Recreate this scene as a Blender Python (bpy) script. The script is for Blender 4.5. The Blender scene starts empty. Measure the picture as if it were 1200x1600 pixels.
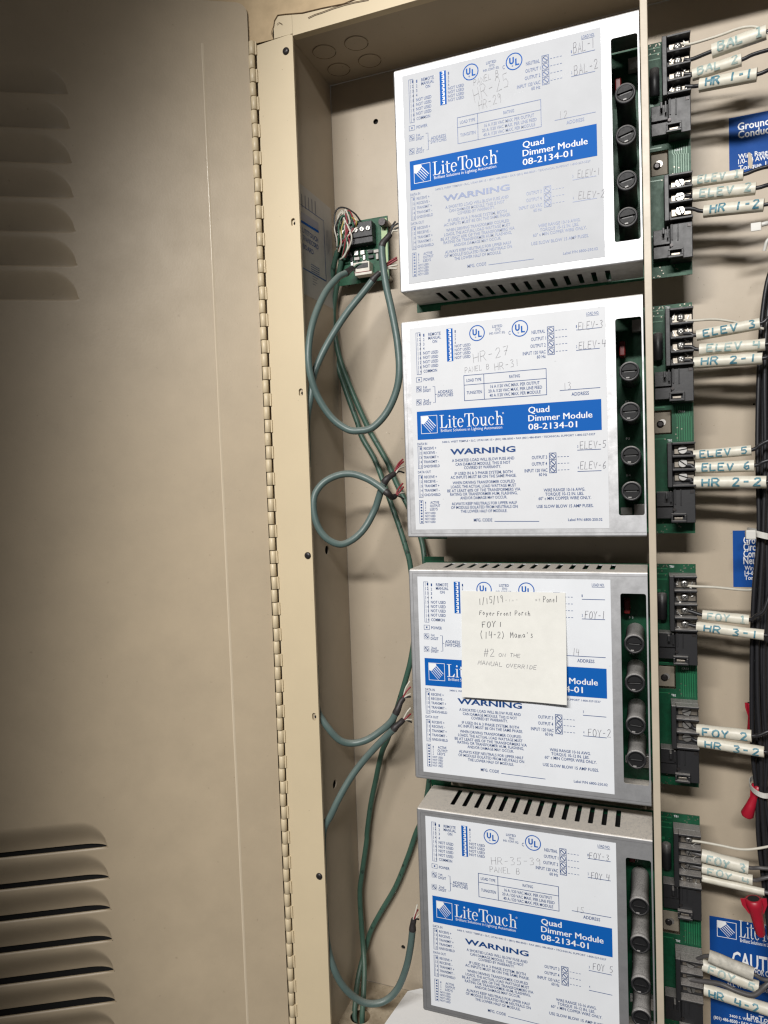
import bpy, bmesh, math, random
from mathutils import Vector, Matrix
random.seed(7)
S = bpy.context.scene
COL = S.collection

# ---------------------------------------------------------------- camera
CF = 1099.97
CC = Vector((0.23720, -0.72391, -0.42437))
CR = ((0.935056, 0.352870, -0.033962), (-0.016066, -0.053522, -0.998437), (-0.354136, 0.934140, -0.044377))
cam_data = bpy.data.cameras.new('camera')
cam = bpy.data.objects.new('camera', cam_data)
COL.objects.link(cam)
cam_data.sensor_fit = 'VERTICAL'
cam_data.sensor_height = 36.0
cam_data.lens = CF / 1600 * 36.0
cam_data.clip_start = 0.01
cam_data.clip_end = 60
m = Matrix(((CR[0][0], -CR[1][0], -CR[2][0], CC[0]),
            (CR[0][1], -CR[1][1], -CR[2][1], CC[1]),
            (CR[0][2], -CR[1][2], -CR[2][2], CC[2]),
            (0, 0, 0, 1)))
cam.matrix_world = m
S.camera = cam

# ---------------------------------------------------------------- light
W = bpy.data.worlds.new('World')
S.world = W
W.use_nodes = True
W.node_tree.nodes['Background'].inputs[0].default_value = (1.0, 0.96, 0.92, 1)
W.node_tree.nodes['Background'].inputs[1].default_value = 0.078
# a long ceiling strip light in front of and above the cabinet, as a row of soft lamps
NL = 11
for k in range(NL):
    LP = Vector((-0.62 + 1.18 * k / (NL - 1), -2.2, 0.72))
    LA = Vector((0.280, 0, -0.68))
    ld = bpy.data.lights.new('strip_lamp', 'SPOT')
    ld.energy = 325 / NL
    ld.color = (1.0, 0.975, 0.945)
    ld.spot_size = math.radians(33.8)
    ld.spot_blend = 0.6
    ld.shadow_soft_size = 0.075
    lamp = bpy.data.objects.new('strip_lamp', ld)
    COL.objects.link(lamp)
    lamp.location = LP
    lamp.scale = (1.0, 1.8, 1.0)
    lamp.rotation_euler = (LA - LP).to_track_quat('-Z', 'Y').to_euler()
S.view_settings.view_transform = 'Standard'
S.view_settings.look = 'None'
S.view_settings.exposure = 0.0
S.view_settings.gamma = 1.0
S.view_settings.use_curve_mapping = False
S.cycles.max_bounces = 8
S.cycles.filter_width = 1.3

# ---------------------------------------------------------------- pixel -> place
def ray(u, v):
    a, b = (u - 600) / CF, (v - 800) / CF
    return Vector([CR[0][k] * a + CR[1][k] * b + CR[2][k] for k in range(3)])
def at(u, v, y=0.0):
    d = ray(u, v)
    return CC + d * ((y - CC.y) / d.y)
def at_x(u, v, x):
    d = ray(u, v)
    return CC + d * ((x - CC.x) / d.x)
def at_z(u, v, z):
    d = ray(u, v)
    return CC + d * ((z - CC.z) / d.z)

# ---------------------------------------------------------------- materials
MATS = {}
def mat(name, col, rough=0.5, metal=0.0, noise=0.0, nscale=60, bump=0.0, bscale=400, col2=None, dust=None, spec=0.5, stretch=None, emis=None, speck=None):
    if name in MATS:
        return MATS[name]
    M = bpy.data.materials.new(name)
    M.use_nodes = True
    nt = M.node_tree
    N, L = nt.nodes, nt.links
    b = N['Principled BSDF']
    b.inputs['Base Color'].default_value = (*col, 1)
    b.inputs['Roughness'].default_value = rough
    b.inputs['Metallic'].default_value = metal
    b.inputs['Specular IOR Level'].default_value = spec
    out = None
    geo = N.new('ShaderNodeNewGeometry')
    src = geo.outputs['Position']
    if stretch:
        mp = N.new('ShaderNodeMapping')
        mp.inputs['Scale'].default_value = stretch
        L.new(src, mp.inputs['Vector'])
        src2 = mp.outputs['Vector']
    else:
        src2 = src
    if noise > 0:
        n = N.new('ShaderNodeTexNoise')
        n.inputs['Scale'].default_value = nscale
        n.inputs['Detail'].default_value = 6
        n.inputs['Roughness'].default_value = 0.65
        L.new(src2, n.inputs['Vector'])
        mx = N.new('ShaderNodeMix'); mx.data_type = 'RGBA'
        c2 = col2 or tuple(max(0, c * (1 - noise)) for c in col)
        mx.inputs[6].default_value = (*col, 1)
        mx.inputs[7].default_value = (*c2, 1)
        rp = N.new('ShaderNodeMapRange')
        rp.inputs[1].default_value = 0.35; rp.inputs[2].default_value = 0.7
        L.new(n.outputs[0], rp.inputs[0])
        L.new(rp.outputs[0], mx.inputs[0])
        out = mx.outputs[2]
        rr = N.new('ShaderNodeMapRange')
        rr.inputs[3].default_value = max(0.05, rough - 0.08); rr.inputs[4].default_value = min(1, rough + 0.12)
        L.new(n.outputs[0], rr.inputs[0])
        L.new(rr.outputs[0], b.inputs['Roughness'])
    if speck:
        n = N.new('ShaderNodeTexNoise')
        n.inputs['Scale'].default_value = speck[1]
        n.inputs['Detail'].default_value = 2
        L.new(src, n.inputs['Vector'])
        rp = N.new('ShaderNodeMapRange')
        rp.inputs[1].default_value = speck[2]; rp.inputs[2].default_value = speck[2] + 0.04
        L.new(n.outputs[0], rp.inputs[0])
        mx = N.new('ShaderNodeMix'); mx.data_type = 'RGBA'
        if out: L.new(out, mx.inputs[6])
        else: mx.inputs[6].default_value = (*col, 1)
        mx.inputs[7].default_value = (*speck[0], 1)
        ml = N.new('ShaderNodeMath'); ml.operation = 'MULTIPLY'; ml.inputs[1].default_value = speck[3]
        L.new(rp.outputs[0], ml.inputs[0])
        L.new(ml.outputs[0], mx.inputs[0])
        out = mx.outputs[2]
    if dust:
        # settled dust on faces that look up
        sp = N.new('ShaderNodeSeparateXYZ')
        L.new(geo.outputs['Normal'], sp.inputs[0])
        n = N.new('ShaderNodeTexNoise')
        n.inputs['Scale'].default_value = 900
        n.inputs['Detail'].default_value = 5
        L.new(src, n.inputs['Vector'])
        r1 = N.new('ShaderNodeMapRange')
        r1.inputs[1].default_value = 0.15; r1.inputs[2].default_value = 0.9
        L.new(sp.outputs[2], r1.inputs[0])
        r2 = N.new('ShaderNodeMapRange')
        r2.inputs[1].default_value = 0.3; r2.inputs[2].default_value = 0.6
        r2.inputs[3].default_value = 0.45
        L.new(n.outputs[0], r2.inputs[0])
        mu = N.new('ShaderNodeMath'); mu.operation = 'MULTIPLY'
        L.new(r1.outputs[0], mu.inputs[0]); L.new(r2.outputs[0], mu.inputs[1])
        mu2 = N.new('ShaderNodeMath'); mu2.operation = 'MULTIPLY'; mu2.inputs[1].default_value = dust[1]
        L.new(mu.outputs[0], mu2.inputs[0])
        mx = N.new('ShaderNodeMix'); mx.data_type = 'RGBA'
        if out: L.new(out, mx.inputs[6])
        else: mx.inputs[6].default_value = (*col, 1)
        mx.inputs[7].default_value = (*dust[0], 1)
        L.new(mu2.outputs[0], mx.inputs[0])
        out = mx.outputs[2]
        if metal > 0:
            mm = N.new('ShaderNodeMapRange')
            mm.inputs[3].default_value = metal; mm.inputs[4].default_value = 0
            L.new(mu2.outputs[0], mm.inputs[0])
            L.new(mm.outputs[0], b.inputs['Metallic'])
    if out:
        L.new(out, b.inputs['Base Color'])
    if bump > 0:
        n = N.new('ShaderNodeTexNoise')
        n.inputs['Scale'].default_value = bscale
        n.inputs['Detail'].default_value = 3
        L.new(src2, n.inputs['Vector'])
        bp = N.new('ShaderNodeBump')
        bp.inputs['Strength'].default_value = bump
        bp.inputs['Distance'].default_value = 0.0006
        L.new(n.outputs[0], bp.inputs['Height'])
        L.new(bp.outputs[0], b.inputs['Normal'])
    MATS[name] = M
    return M

DUST = (0.50, 0.46, 0.40)
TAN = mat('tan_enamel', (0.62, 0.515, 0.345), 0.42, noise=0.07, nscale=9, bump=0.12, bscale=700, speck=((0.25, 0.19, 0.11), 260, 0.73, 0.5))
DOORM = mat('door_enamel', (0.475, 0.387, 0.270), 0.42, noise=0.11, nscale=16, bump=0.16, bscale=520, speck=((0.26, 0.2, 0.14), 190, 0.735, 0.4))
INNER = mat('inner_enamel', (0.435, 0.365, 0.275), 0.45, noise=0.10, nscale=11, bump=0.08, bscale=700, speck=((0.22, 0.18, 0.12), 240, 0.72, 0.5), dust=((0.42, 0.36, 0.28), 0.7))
FLOORM = mat('dusty_floor_enamel', (0.46, 0.385, 0.28), 0.6, noise=0.5, nscale=70, col2=(0.27, 0.215, 0.145), bump=0.2, bscale=300, speck=((0.12, 0.09, 0.06), 320, 0.66, 0.6))
DIVM = mat('divider_enamel', (0.52, 0.45, 0.35), 0.4, noise=0.1, nscale=40, bump=0.08)
WALLM = mat('painted_plaster', (0.56, 0.42, 0.25), 0.75, noise=0.22, nscale=34, bump=0.35, bscale=160)
CRACKM = mat('crack_dirt', (0.10, 0.06, 0.03), 0.9)
ALU = mat('galvanised_sheet', (0.60, 0.605, 0.62), 0.55, metal=0.92, noise=0.30, nscale=70, bump=0.06, bscale=900, stretch=(1, 1, 1), dust=((0.66, 0.61, 0.54), 1.15))
WHITE = mat('label_white', (0.76, 0.785, 0.82), 0.62, noise=0.05, nscale=22, spec=0.05, speck=((0.5, 0.5, 0.5), 210, 0.72, 0.35))
BLUE = mat('print_blue', (0.004, 0.105, 0.42), 0.6, spec=0.12)
NAVY = mat('print_navy', (0.007, 0.055, 0.21), 0.34, spec=0.42)
INK = mat('print_white', (0.82, 0.84, 0.86), 0.6, spec=0.1)
PENCIL = mat('pencil', (0.30, 0.30, 0.32), 0.5)
PEN = mat('pen_ink', (0.085, 0.085, 0.10), 0.5)
PAPER = mat('note_paper', (0.77, 0.765, 0.72), 0.7, noise=0.06, nscale=60, bump=0.25, bscale=90)
SHEET = mat('white_paper', (0.80, 0.80, 0.80), 0.7, noise=0.03)
PCB = mat('green_board', (0.006, 0.080, 0.036), 0.42, spec=0.3, noise=0.45, nscale=180, col2=(0.004, 0.05, 0.022), dust=(DUST, 0.25))
TRACE = mat('board_trace', (0.018, 0.155, 0.065), 0.35)
BLACK = mat('black_plastic', (0.020, 0.020, 0.022), 0.42, noise=0.25, nscale=150, bump=0.1, dust=((0.34, 0.32, 0.30), 0.8))
FUSE = mat('fuse_plastic', (0.018, 0.018, 0.020), 0.48, noise=0.2, nscale=300, dust=((0.50, 0.48, 0.46), 1.0))
CAPM = mat('fuse_cap_plastic', (0.014, 0.014, 0.015), 0.5, spec=0.25, noise=0.3, nscale=400)
DARK = mat('dark_gap', (0.006, 0.006, 0.006), 0.8)
HOLE = mat('hole_dark', (0.008, 0.007, 0.006), 0.9)
CHROME = mat('screw_metal', (0.50, 0.49, 0.47), 0.40, metal=1.0, noise=0.2, nscale=500)
BRASS = mat('tinned_plate', (0.30, 0.27, 0.23), 0.42, metal=1.0, noise=0.3, nscale=400)
SCREWB = mat('black_screw', (0.05, 0.045, 0.045), 0.38, metal=0.6, noise=0.3, nscale=500)
CABLE = mat('cable_jacket', (0.092, 0.140, 0.130), 0.40, noise=0.15, nscale=120, bump=0.1, bscale=500, dust=((0.30, 0.32, 0.29), 0.55))
CABLE2 = mat('thin_cable_jacket', (0.045, 0.105, 0.075), 0.45, noise=0.2, nscale=120, dust=((0.22, 0.25, 0.2), 0.4), speck=((0.01, 0.02, 0.015), 130, 0.64, 0.8))
SHRINK = mat('shrink_tube', (0.035, 0.030, 0.030), 0.5, noise=0.4, nscale=300, bump=0.3, bscale=500)
WBLACK = mat('black_insulation', (0.016, 0.016, 0.019), 0.40, noise=0.3, nscale=150, bump=0.1)
WGREY = mat('grey_insulation', (0.085, 0.08, 0.08), 0.45, noise=0.3, nscale=150)
WWHITE = mat('white_insulation', (0.58, 0.55, 0.47), 0.45, noise=0.15, nscale=150)
WRED = mat('red_insulation', (0.22, 0.02, 0.03), 0.45)
WGREEN = mat('green_insulation', (0.02, 0.09, 0.05), 0.45)
SLEEVE = mat('sleeve_tape', (0.70, 0.675, 0.585), 0.42, noise=0.18, nscale=110, col2=(0.58, 0.55, 0.45), bump=0.15, bscale=250, dust=(DUST, 0.3))
DUSTY = mat('dusty_sleeve', (0.55, 0.52, 0.45), 0.6, noise=0.45, nscale=170, col2=(0.34, 0.33, 0.29), bump=0.3, bscale=400)
MARK = mat('marker_ink', (0.018, 0.125, 0.20), 0.5, noise=0.5, nscale=260, col2=(0.16, 0.33, 0.36))
MARK2 = mat('faded_marker_ink', (0.20, 0.34, 0.34), 0.5, noise=0.6, nscale=260, col2=(0.46, 0.50, 0.45))
RED = mat('red_plastic', (0.36, 0.008, 0.025), 0.38, noise=0.15, nscale=120)
TIE = mat('nylon_tie', (0.62, 0.61, 0.57), 0.4, noise=0.1)
CONN = mat('nylon_connector', (0.66, 0.63, 0.55), 0.45, noise=0.15, nscale=200)
GREYL = mat('sticker_grey', (0.46, 0.44, 0.41), 0.55, noise=0.1, nscale=60)
REDC = mat('red_component', (0.16, 0.012, 0.012), 0.35)
STUD = mat('standoff', (0.5, 0.48, 0.45), 0.4, metal=0.8)
BLUES = mat('sticker_blue', (0.005, 0.065, 0.29), 0.55, noise=0.1, nscale=60, spec=0.15)

# ---------------------------------------------------------------- mesh helpers
class MB:
    def __init__(s):
        s.v = []; s.f = []; s.mi = []; s.sm = []; s.mats = []
    def idx(s, m):
        if m not in s.mats: s.mats.append(m)
        return s.mats.index(m)
    def poly(s, pts, m, smooth=False):
        b = len(s.v)
        s.v += [tuple(p) for p in pts]
        s.f.append(tuple(range(b, b + len(pts)))); s.mi.append(s.idx(m)); s.sm.append(smooth)
    def faces(s, verts, faces, m, smooth=False):
        b = len(s.v)
        s.v += [tuple(p) for p in verts]
        k = s.idx(m)
        for f in faces:
            s.f.append(tuple(b + i for i in f)); s.mi.append(k); s.sm.append(smooth)
    def bm(s, bm, m, smooth=False):
        bm.verts.index_update()
        s.faces([v.co[:] for v in bm.verts], [[v.index for v in f.verts] for f in bm.faces], m, smooth)
        bm.free()
    def box(s, a, b, m, bev=0.0, rot=None):
        bm = bmesh.new()
        bmesh.ops.create_cube(bm, size=1)
        a, b = Vector(a), Vector(b)
        c = (a + b) / 2; d = b - a
        for v in bm.verts:
            v.co = Vector((v.co.x * d.x, v.co.y * d.y, v.co.z * d.z))
        if bev > 0:
            bmesh.ops.bevel(bm, geom=bm.edges[:], offset=min(bev, 0.45 * min(abs(d.x), abs(d.y), abs(d.z))), segments=2, affect='EDGES', profile=0.5)
        for v in bm.verts:
            if rot is not None: v.co = rot @ v.co
            v.co += c
        s.bm(bm, m)
    def cyl(s, p0, p1, r, m, n=20, r1=None, bev=0.0, cap=True):
        p0, p1 = Vector(p0), Vector(p1)
        a = (p1 - p0).normalized(); L = (p1 - p0).length
        r1 = r if r1 is None else r1
        prof = [(0, r), (L, r1)]
        if bev > 0: prof = [(0, r - bev), (bev, r), (L - bev, r1), (L, r1 - bev)]
        s.lathe(p0, a, prof, m, n, cap)
    def lathe(s, p0, a, prof, m, n=20, cap=True):
        p0 = Vector(p0); a = Vector(a).normalized()
        e = a.orthogonal().normalized(); g = a.cross(e)
        V = []; F = []
        for t, r in prof:
            for k in range(n):
                q = 2 * math.pi * k / n
                V.append(p0 + a * t + (e * math.cos(q) + g * math.sin(q)) * r)
        for i in range(len(prof) - 1):
            for k in range(n):
                F.append((i * n + k, i * n + (k + 1) % n, (i + 1) * n + (k + 1) % n, (i + 1) * n + k))
        s.faces(V, F, m, True)
        if cap:
            s.poly([V[k] for k in range(n)][::-1], m)
            s.poly([V[(len(prof) - 1) * n + k] for k in range(n)], m)
    def tube(s, pts, r, m, n=10, sub=7, cap=True, rr=None):
        P = spline(pts, sub)
        R = [r] * len(P) if rr is None else [r * rr(i / (len(P) - 1)) for i in range(len(P))]
        T = []
        for i in range(len(P)):
            t = P[min(i + 1, len(P) - 1)] - P[max(i - 1, 0)]
            T.append(t.normalized())
        e = T[0].orthogonal().normalized()
        V = []; F = []
        for i, p in enumerate(P):
            e = (e - T[i] * e.dot(T[i])).normalized()
            g = T[i].cross(e)
            for k in range(n):
                q = 2 * math.pi * k / n
                V.append(p + (e * math.cos(q) + g * math.sin(q)) * R[i])
        for i in range(len(P) - 1):
            for k in range(n):
                F.append((i * n + k, i * n + (k + 1) % n, (i + 1) * n + (k + 1) % n, (i + 1) * n + k))
        s.faces(V, F, m, True)
        if cap:
            s.poly([V[k] for k in range(n)][::-1], m)
            s.poly([V[-n + k] for k in range(n)], m)
    def plate(s, outer, holes, th, m, mapf, inner_m=None):
        """flat sheet in 2D (a,b) with holes, thickness th; mapf(a,b,t)->3D, t from 0 (front) to th"""
        bm = bmesh.new()
        loops = []
        for lp in [outer] + holes:
            vs = [bm.verts.new((p[0], p[1], 0)) for p in lp]
            for i in range(len(vs)):
                bm.edges.new((vs[i], vs[(i + 1) % len(vs)]))
            loops.append([(p[0], p[1]) for p in lp])
        bmesh.ops.triangle_fill(bm, use_beauty=True, use_dissolve=False, edges=bm.edges[:])
        bm.verts.index_update()
        co = [v.co[:2] for v in bm.verts]
        fs = [[v.index for v in f.verts] for f in bm.faces]
        bm.free()
        s.faces([mapf(a, b, 0) for a, b in co], fs, m)
        s.faces([mapf(a, b, th) for a, b in co], [f[::-1] for f in fs], m)
        for lp in loops:
            n = len(lp)
            for i in range(n):
                a, b = lp[i], lp[(i + 1) % n]
                s.poly([mapf(*a, 0), mapf(*b, 0), mapf(*b, th), mapf(*a, th)], inner_m or m)
    def mesh(s, name):
        me = bpy.data.meshes.new(name)
        me.from_pydata(s.v, [], s.f)
        for m in s.mats: me.materials.append(m)
        me.polygons.foreach_set('material_index', s.mi)
        me.polygons.foreach_set('use_smooth', s.sm)
        me.update()
        return me

def spline(pts, sub):
    P = [Vector(p) for p in pts]
    if len(P) == 2:
        return [P[0].lerp(P[1], i / sub) for i in range(sub + 1)]
    Q = [P[0] * 2 - P[1]] + P + [P[-1] * 2 - P[-2]]
    out = []
    for i in range(1, len(Q) - 2):
        a, b, c, d = Q[i - 1:i + 3]
        for k in range(sub):
            t = k / sub
            out.append(0.5 * ((2 * b) + (c - a) * t + (2 * a - 5 * b + 4 * c - d) * t * t + (3 * b - a - 3 * c + d) * t ** 3))
    out.append(P[-1])
    return out

def rrect(x0, y0, x1, y1, r, n=4):
    out = []
    for cx, cy, a in ((x1 - r, y1 - r, 0), (x0 + r, y1 - r, 90), (x0 + r, y0 + r, 180), (x1 - r, y0 + r, 270)):
        for k in range(n + 1):
            q = math.radians(a + 90 * k / n)
            out.append((cx + r * math.cos(q), cy + r * math.sin(q)))
    return out
def circle(cx, cy, r, n=24):
    return [(cx + r * math.cos(2 * math.pi * k / n), cy + r * math.sin(2 * math.pi * k / n)) for k in range(n)]

OFF = {}
def link(o, parent=None):
    COL.objects.link(o)
    if parent is not None: o.parent = parent
def thing(name, label, cat, loc, group=None):
    o = bpy.data.objects.new(name, None)
    o.empty_display_size = 0.02
    o.location = loc
    COL.objects.link(o)
    o['label'] = label; o['category'] = cat
    if group: o['group'] = group
    OFF[o.name] = Vector(loc)
    return o
def part(name, mb, parent, local=False, label=None, kind=None):
    o = bpy.data.objects.new(name, mb.mesh(name) if isinstance(mb, MB) else mb)
    COL.objects.link(o); o.parent = parent
    if local:
        o.location = (0, 0, 0); OFF[o.name] = None
    else:
        o.location = -OFF[parent.name]
        OFF[o.name] = Vector((0, 0, 0))
    if label: o['label'] = label
    if kind: o['kind'] = kind
    return o
def solo(name, mb, label=None, cat=None, group=None, kind=None):
    xs = [v[0] for v in mb.v]; ys = [v[1] for v in mb.v]; zs = [v[2] for v in mb.v]
    c = Vector(((min(xs) + max(xs)) / 2, (min(ys) + max(ys)) / 2, min(zs)))
    mb.v = [tuple(Vector(v) - c) for v in mb.v]
    o = bpy.data.objects.new(name, mb.mesh(name))
    o.location = c
    COL.objects.link(o)
    if kind: o['kind'] = kind
    if label: o['label'] = label; o['category'] = cat
    if group: o['group'] = group
    OFF[o.name] = c
    return o

# ---------------------------------------------------------------- lettering
TC = {}
def glyphs(s, bold):
    key = (s, bold)
    if key in TC: return TC[key]
    cu = bpy.data.curves.new('lettering', 'FONT')
    cu.body = s; cu.size = 1; cu.resolution_u = 2; cu.offset = bold
    o = bpy.data.objects.new('lettering', cu)
    me = bpy.data.meshes.new_from_object(o)
    V = [(v.co.x, v.co.y) for v in me.vertices]
    F = [tuple(p.vertices) for p in me.polygons]
    bpy.data.objects.remove(o); bpy.data.meshes.remove(me); bpy.data.curves.remove(cu)
    x0 = min(v[0] for v in V); x1 = max(v[0] for v in V)
    TC[key] = (V, F, x0, x1)
    return TC[key]
CAPH = 0.73
V_, F_, _, _ = glyphs('H', 0.0)
CAPH = max(v[1] for v in V_) - min(v[1] for v in V_)
def text(mb, s, x0, x1, zc, cap, m, mapf, bold=0.008):
    """text s fitted between x0 and x1, cap height cap, vertically centred on zc"""
    V, F, a, b = glyphs(s, bold)
    k = (x1 - x0) / (b - a); kz = cap / CAPH
    mb.faces([mapf(x0 + (x - a) * k, zc - cap / 2 + y * kz) for x, y in V], F, m)

STROKE = {
 'A': '0,0 2,6 4,0|.8,2 3.2,2', 'B': '0,0 0,6 2.6,6 3.4,5 2.6,3.3 0,3.1|2.6,3.3 3.8,1.8 2.8,0 0,0', 'C': '4,5 2.6,6 .8,5 0,3 .8,1 2.6,0 4,1',
 'D': '0,0 0,6 2.4,5.6 4,3 2.4,.3 0,0', 'E': '3.8,6 0,6 0,0 3.8,0|0,3.1 3,3.2', 'F': '3.8,6 0,5.9 0,0|0,3.2 2.8,3.3', 'H': '0,6 .2,0|4,6 3.8,0|0,3 4,3.2',
 'I': '2,6 2,0', 'L': '0,6 0,0 3.6,.2', 'M': '0,0 .4,6 2,2 3.6,6 4,0', 'N': '0,0 0,6 3.8,0 4,6', 'O': '2,6 .5,5 0,3 .6,.8 2,0 3.5,1 4,3 3.4,5.2 2,6',
 'P': '0,0 0,6 2.6,6 3.8,4.6 2.6,3 0,2.8', 'R': '0,0 0,6 2.6,6 3.8,4.6 2.6,3.1 0,2.9|1.8,3 4,0', 'T': '0,6 4,6|2,6 2,0', 'U': '0,6 0,1.4 1.2,0 3,.2 4,1.6 4,6',
 'V': '0,6 2,0 4,6', 'Y': '0,6 2,3 4,6|2,3 1.8,0', 'S': '3.8,5.2 2.4,6 .6,5.2 .9,3.6 3.2,2.6 3.6,1 2,0 .2,.8', 'J': '3,6 3,1.2 1.8,0 .4,1',
 '1': '1.6,6 1.6,0', '!': '.4,5 2,6 2,0|.4,0 3.6,0', '2': '.2,4.8 1.2,6 3,5.8 3.4,4.2 .2,0 4,.2', '3': '.3,5.6 2.6,6 3.4,4.8 1.6,3.3 3.6,2 3,.3 .2,.2', '4': '.2,6 0,2.6 4,2.9|3.3,5.6 3.1,0',
 '5': '3.8,6 .8,6 .5,3.4 2.6,3.6 3.6,2 2.6,.2 .2,.4', '6': '3,6 .9,4 .3,1.6 1.6,0 3.4,1 3,2.8 .6,2.2', '7': '.2,5.8 3.8,6 1.6,0|1,3 3.4,3.2', '9': '3.4,5 1.6,6 .4,4.6 1.6,3.2 3.4,4.8 3,0',
 '-': '.6,3 3.2,3.1', '/': '.2,-1 2.6,6.6', '(': '2,6.6 .6,4 .6,2 2,-.8', ')': '1,6.6 2.4,4 2.4,2 1,-.8', '#': '1,6 .6,0|3,6 2.6,0|0,4 4,4.2|-.2,2 3.6,2.2', '.': '1.4,.2 1.9,.2', "'": '1.4,6.4 1.2,5',
 'a': '3.2,3 1.6,3.6 .4,2 1.4,.2 3,1.2 3.2,3 3.4,.2', 'c': '3.2,3 1.8,3.6 .6,2 1.6,.2 3.2,.8', 'e': '.5,1.9 3.2,2.3 2.2,3.6 .8,2.6 .8,.8 2,.1 3.3,.8', 'h': '.4,6 .4,0|.4,2.4 2,3.6 3,2.4 3.2,0', 'i': '1.6,3.6 1.6,0',
 'l': '1.8,6 1.6,0', 'm': '0,0 .2,3.6 1.4,3.4 1.8,0|1.8,2.8 3.2,3.6 4,0', 'n': '.4,0 .5,3.6|.5,2.6 2.2,3.6 3.2,0', 'o': '1.8,3.6 .4,2 1.6,.1 3.2,1.6 1.8,3.6', 'r': '.5,0 .6,3.6|.6,2.4 1.8,3.6 3,3.2', 's': '3,3.2 1.4,3.6 1.2,2.3 2.8,1.4 2.2,.1 .6,.5',
 't': '1.6,5 1.6,.4 2.6,0|.4,3.6 3,3.7', 'u': '.4,3.6 .6,.4 2.2,.2 3.2,3.4 3.3,0', 'y': '.4,3.6 1.8,.8|3.4,3.6 1,-2', 'v': '.4,3.6 1.8,0 3.2,3.6', ' ': ''}
def hand(mb, s, a, b, cap, w, m, mapf, jit=0.25, seg=None, slant=0.12):
    """handwriting along a->b (2D baseline ends)"""
    ax, az = a; bx, bz = b
    n = len(s)
    adv = 5.6
    L = math.hypot(bx - ax, bz - az)
    ux, uz = (bx - ax) / L, (bz - az) / L
    sx = L / (n * adv - 1.6); sz = cap / 6
    for i, ch in enumerate(s):
        st = STROKE.get(ch, '')
        if not st: continue
        jr = random.uniform(-jit, jit) * 0.2; jz = random.uniform(-jit, jit) * 1.2; js = 1 + random.uniform(-jit, jit) * 0.35
        for pl in st.split('|'):
            P = []
            for q in pl.split():
                gx, gz = map(float, q.split(','))
                gx = gx + gz * slant + jr * gz + random.uniform(-jit, jit) * 0.3
                gz = gz * js + jz + random.uniform(-jit, jit) * 0.3
                X = (i * adv + gx) * sx; Z = gz * sz
                P.append((ax + ux * X - uz * Z, az + uz * X + ux * Z))
            ribbon(mb, P, w, m, mapf, seg)
def ribbon(mb, P, w, m, mapf, seg=None):
    Q = []
    for i in range(len(P) - 1):
        (x0, z0), (x1, z1) = P[i], P[i + 1]
        k = 1
        if seg: k = max(1, int(math.hypot(x1 - x0, z1 - z0) / seg))
        for j in range(k): Q.append((x0 + (x1 - x0) * j / k, z0 + (z1 - z0) * j / k))
    Q.append(P[-1])
    V = []
    for i, p in enumerate(Q):
        a = Q[max(0, i - 1)]; b = Q[min(len(Q) - 1, i + 1)]
        dx, dz = b[0] - a[0], b[1] - a[1]
        l = math.hypot(dx, dz) or 1
        nx, nz = -dz / l * w / 2, dx / l * w / 2
        V += [mapf(p[0] + nx, p[1] + nz), mapf(p[0] - nx, p[1] - nz)]
    mb.faces(V, [(2 * i, 2 * i + 1, 2 * i + 3, 2 * i + 2) for i in range(len(Q) - 1)], m)
def line(mb, a, b, w, m, mapf): ribbon(mb, [a, b], w, m, mapf)
def rect(mb, x0, z0, x1, z1, m, mapf): mb.poly([mapf(x0, z0), mapf(x1, z0), mapf(x1, z1), mapf(x0, z1)], m)
def frame(mb, x0, z0, x1, z1, w, m, mapf):
    rect(mb, x0 - w / 2, z0 - w / 2, x1 + w / 2, z0 + w / 2, m, mapf); rect(mb, x0 - w / 2, z1 - w / 2, x1 + w / 2, z1 + w / 2, m, mapf)
    rect(mb, x0 - w / 2, z0 + w / 2, x0 + w / 2, z1 - w / 2, m, mapf); rect(mb, x1 - w / 2, z0 + w / 2, x1 + w / 2, z1 - w / 2, m, mapf)
def ring(mb, cx, cz, rx, rz, tx, tz, a0, a1, m, mapf, n=20):
    V = []
    for k in range(n + 1):
        q = math.radians(a0 + (a1 - a0) * k / n)
        V += [mapf(cx + rx * math.cos(q), cz + rz * math.sin(q)), mapf(cx + (rx - tx) * math.cos(q), cz + (rz - tz) * math.sin(q))]
    mb.faces(V, [(2 * i, 2 * i + 1, 2 * i + 3, 2 * i + 2) for i in range(n)], m)
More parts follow.
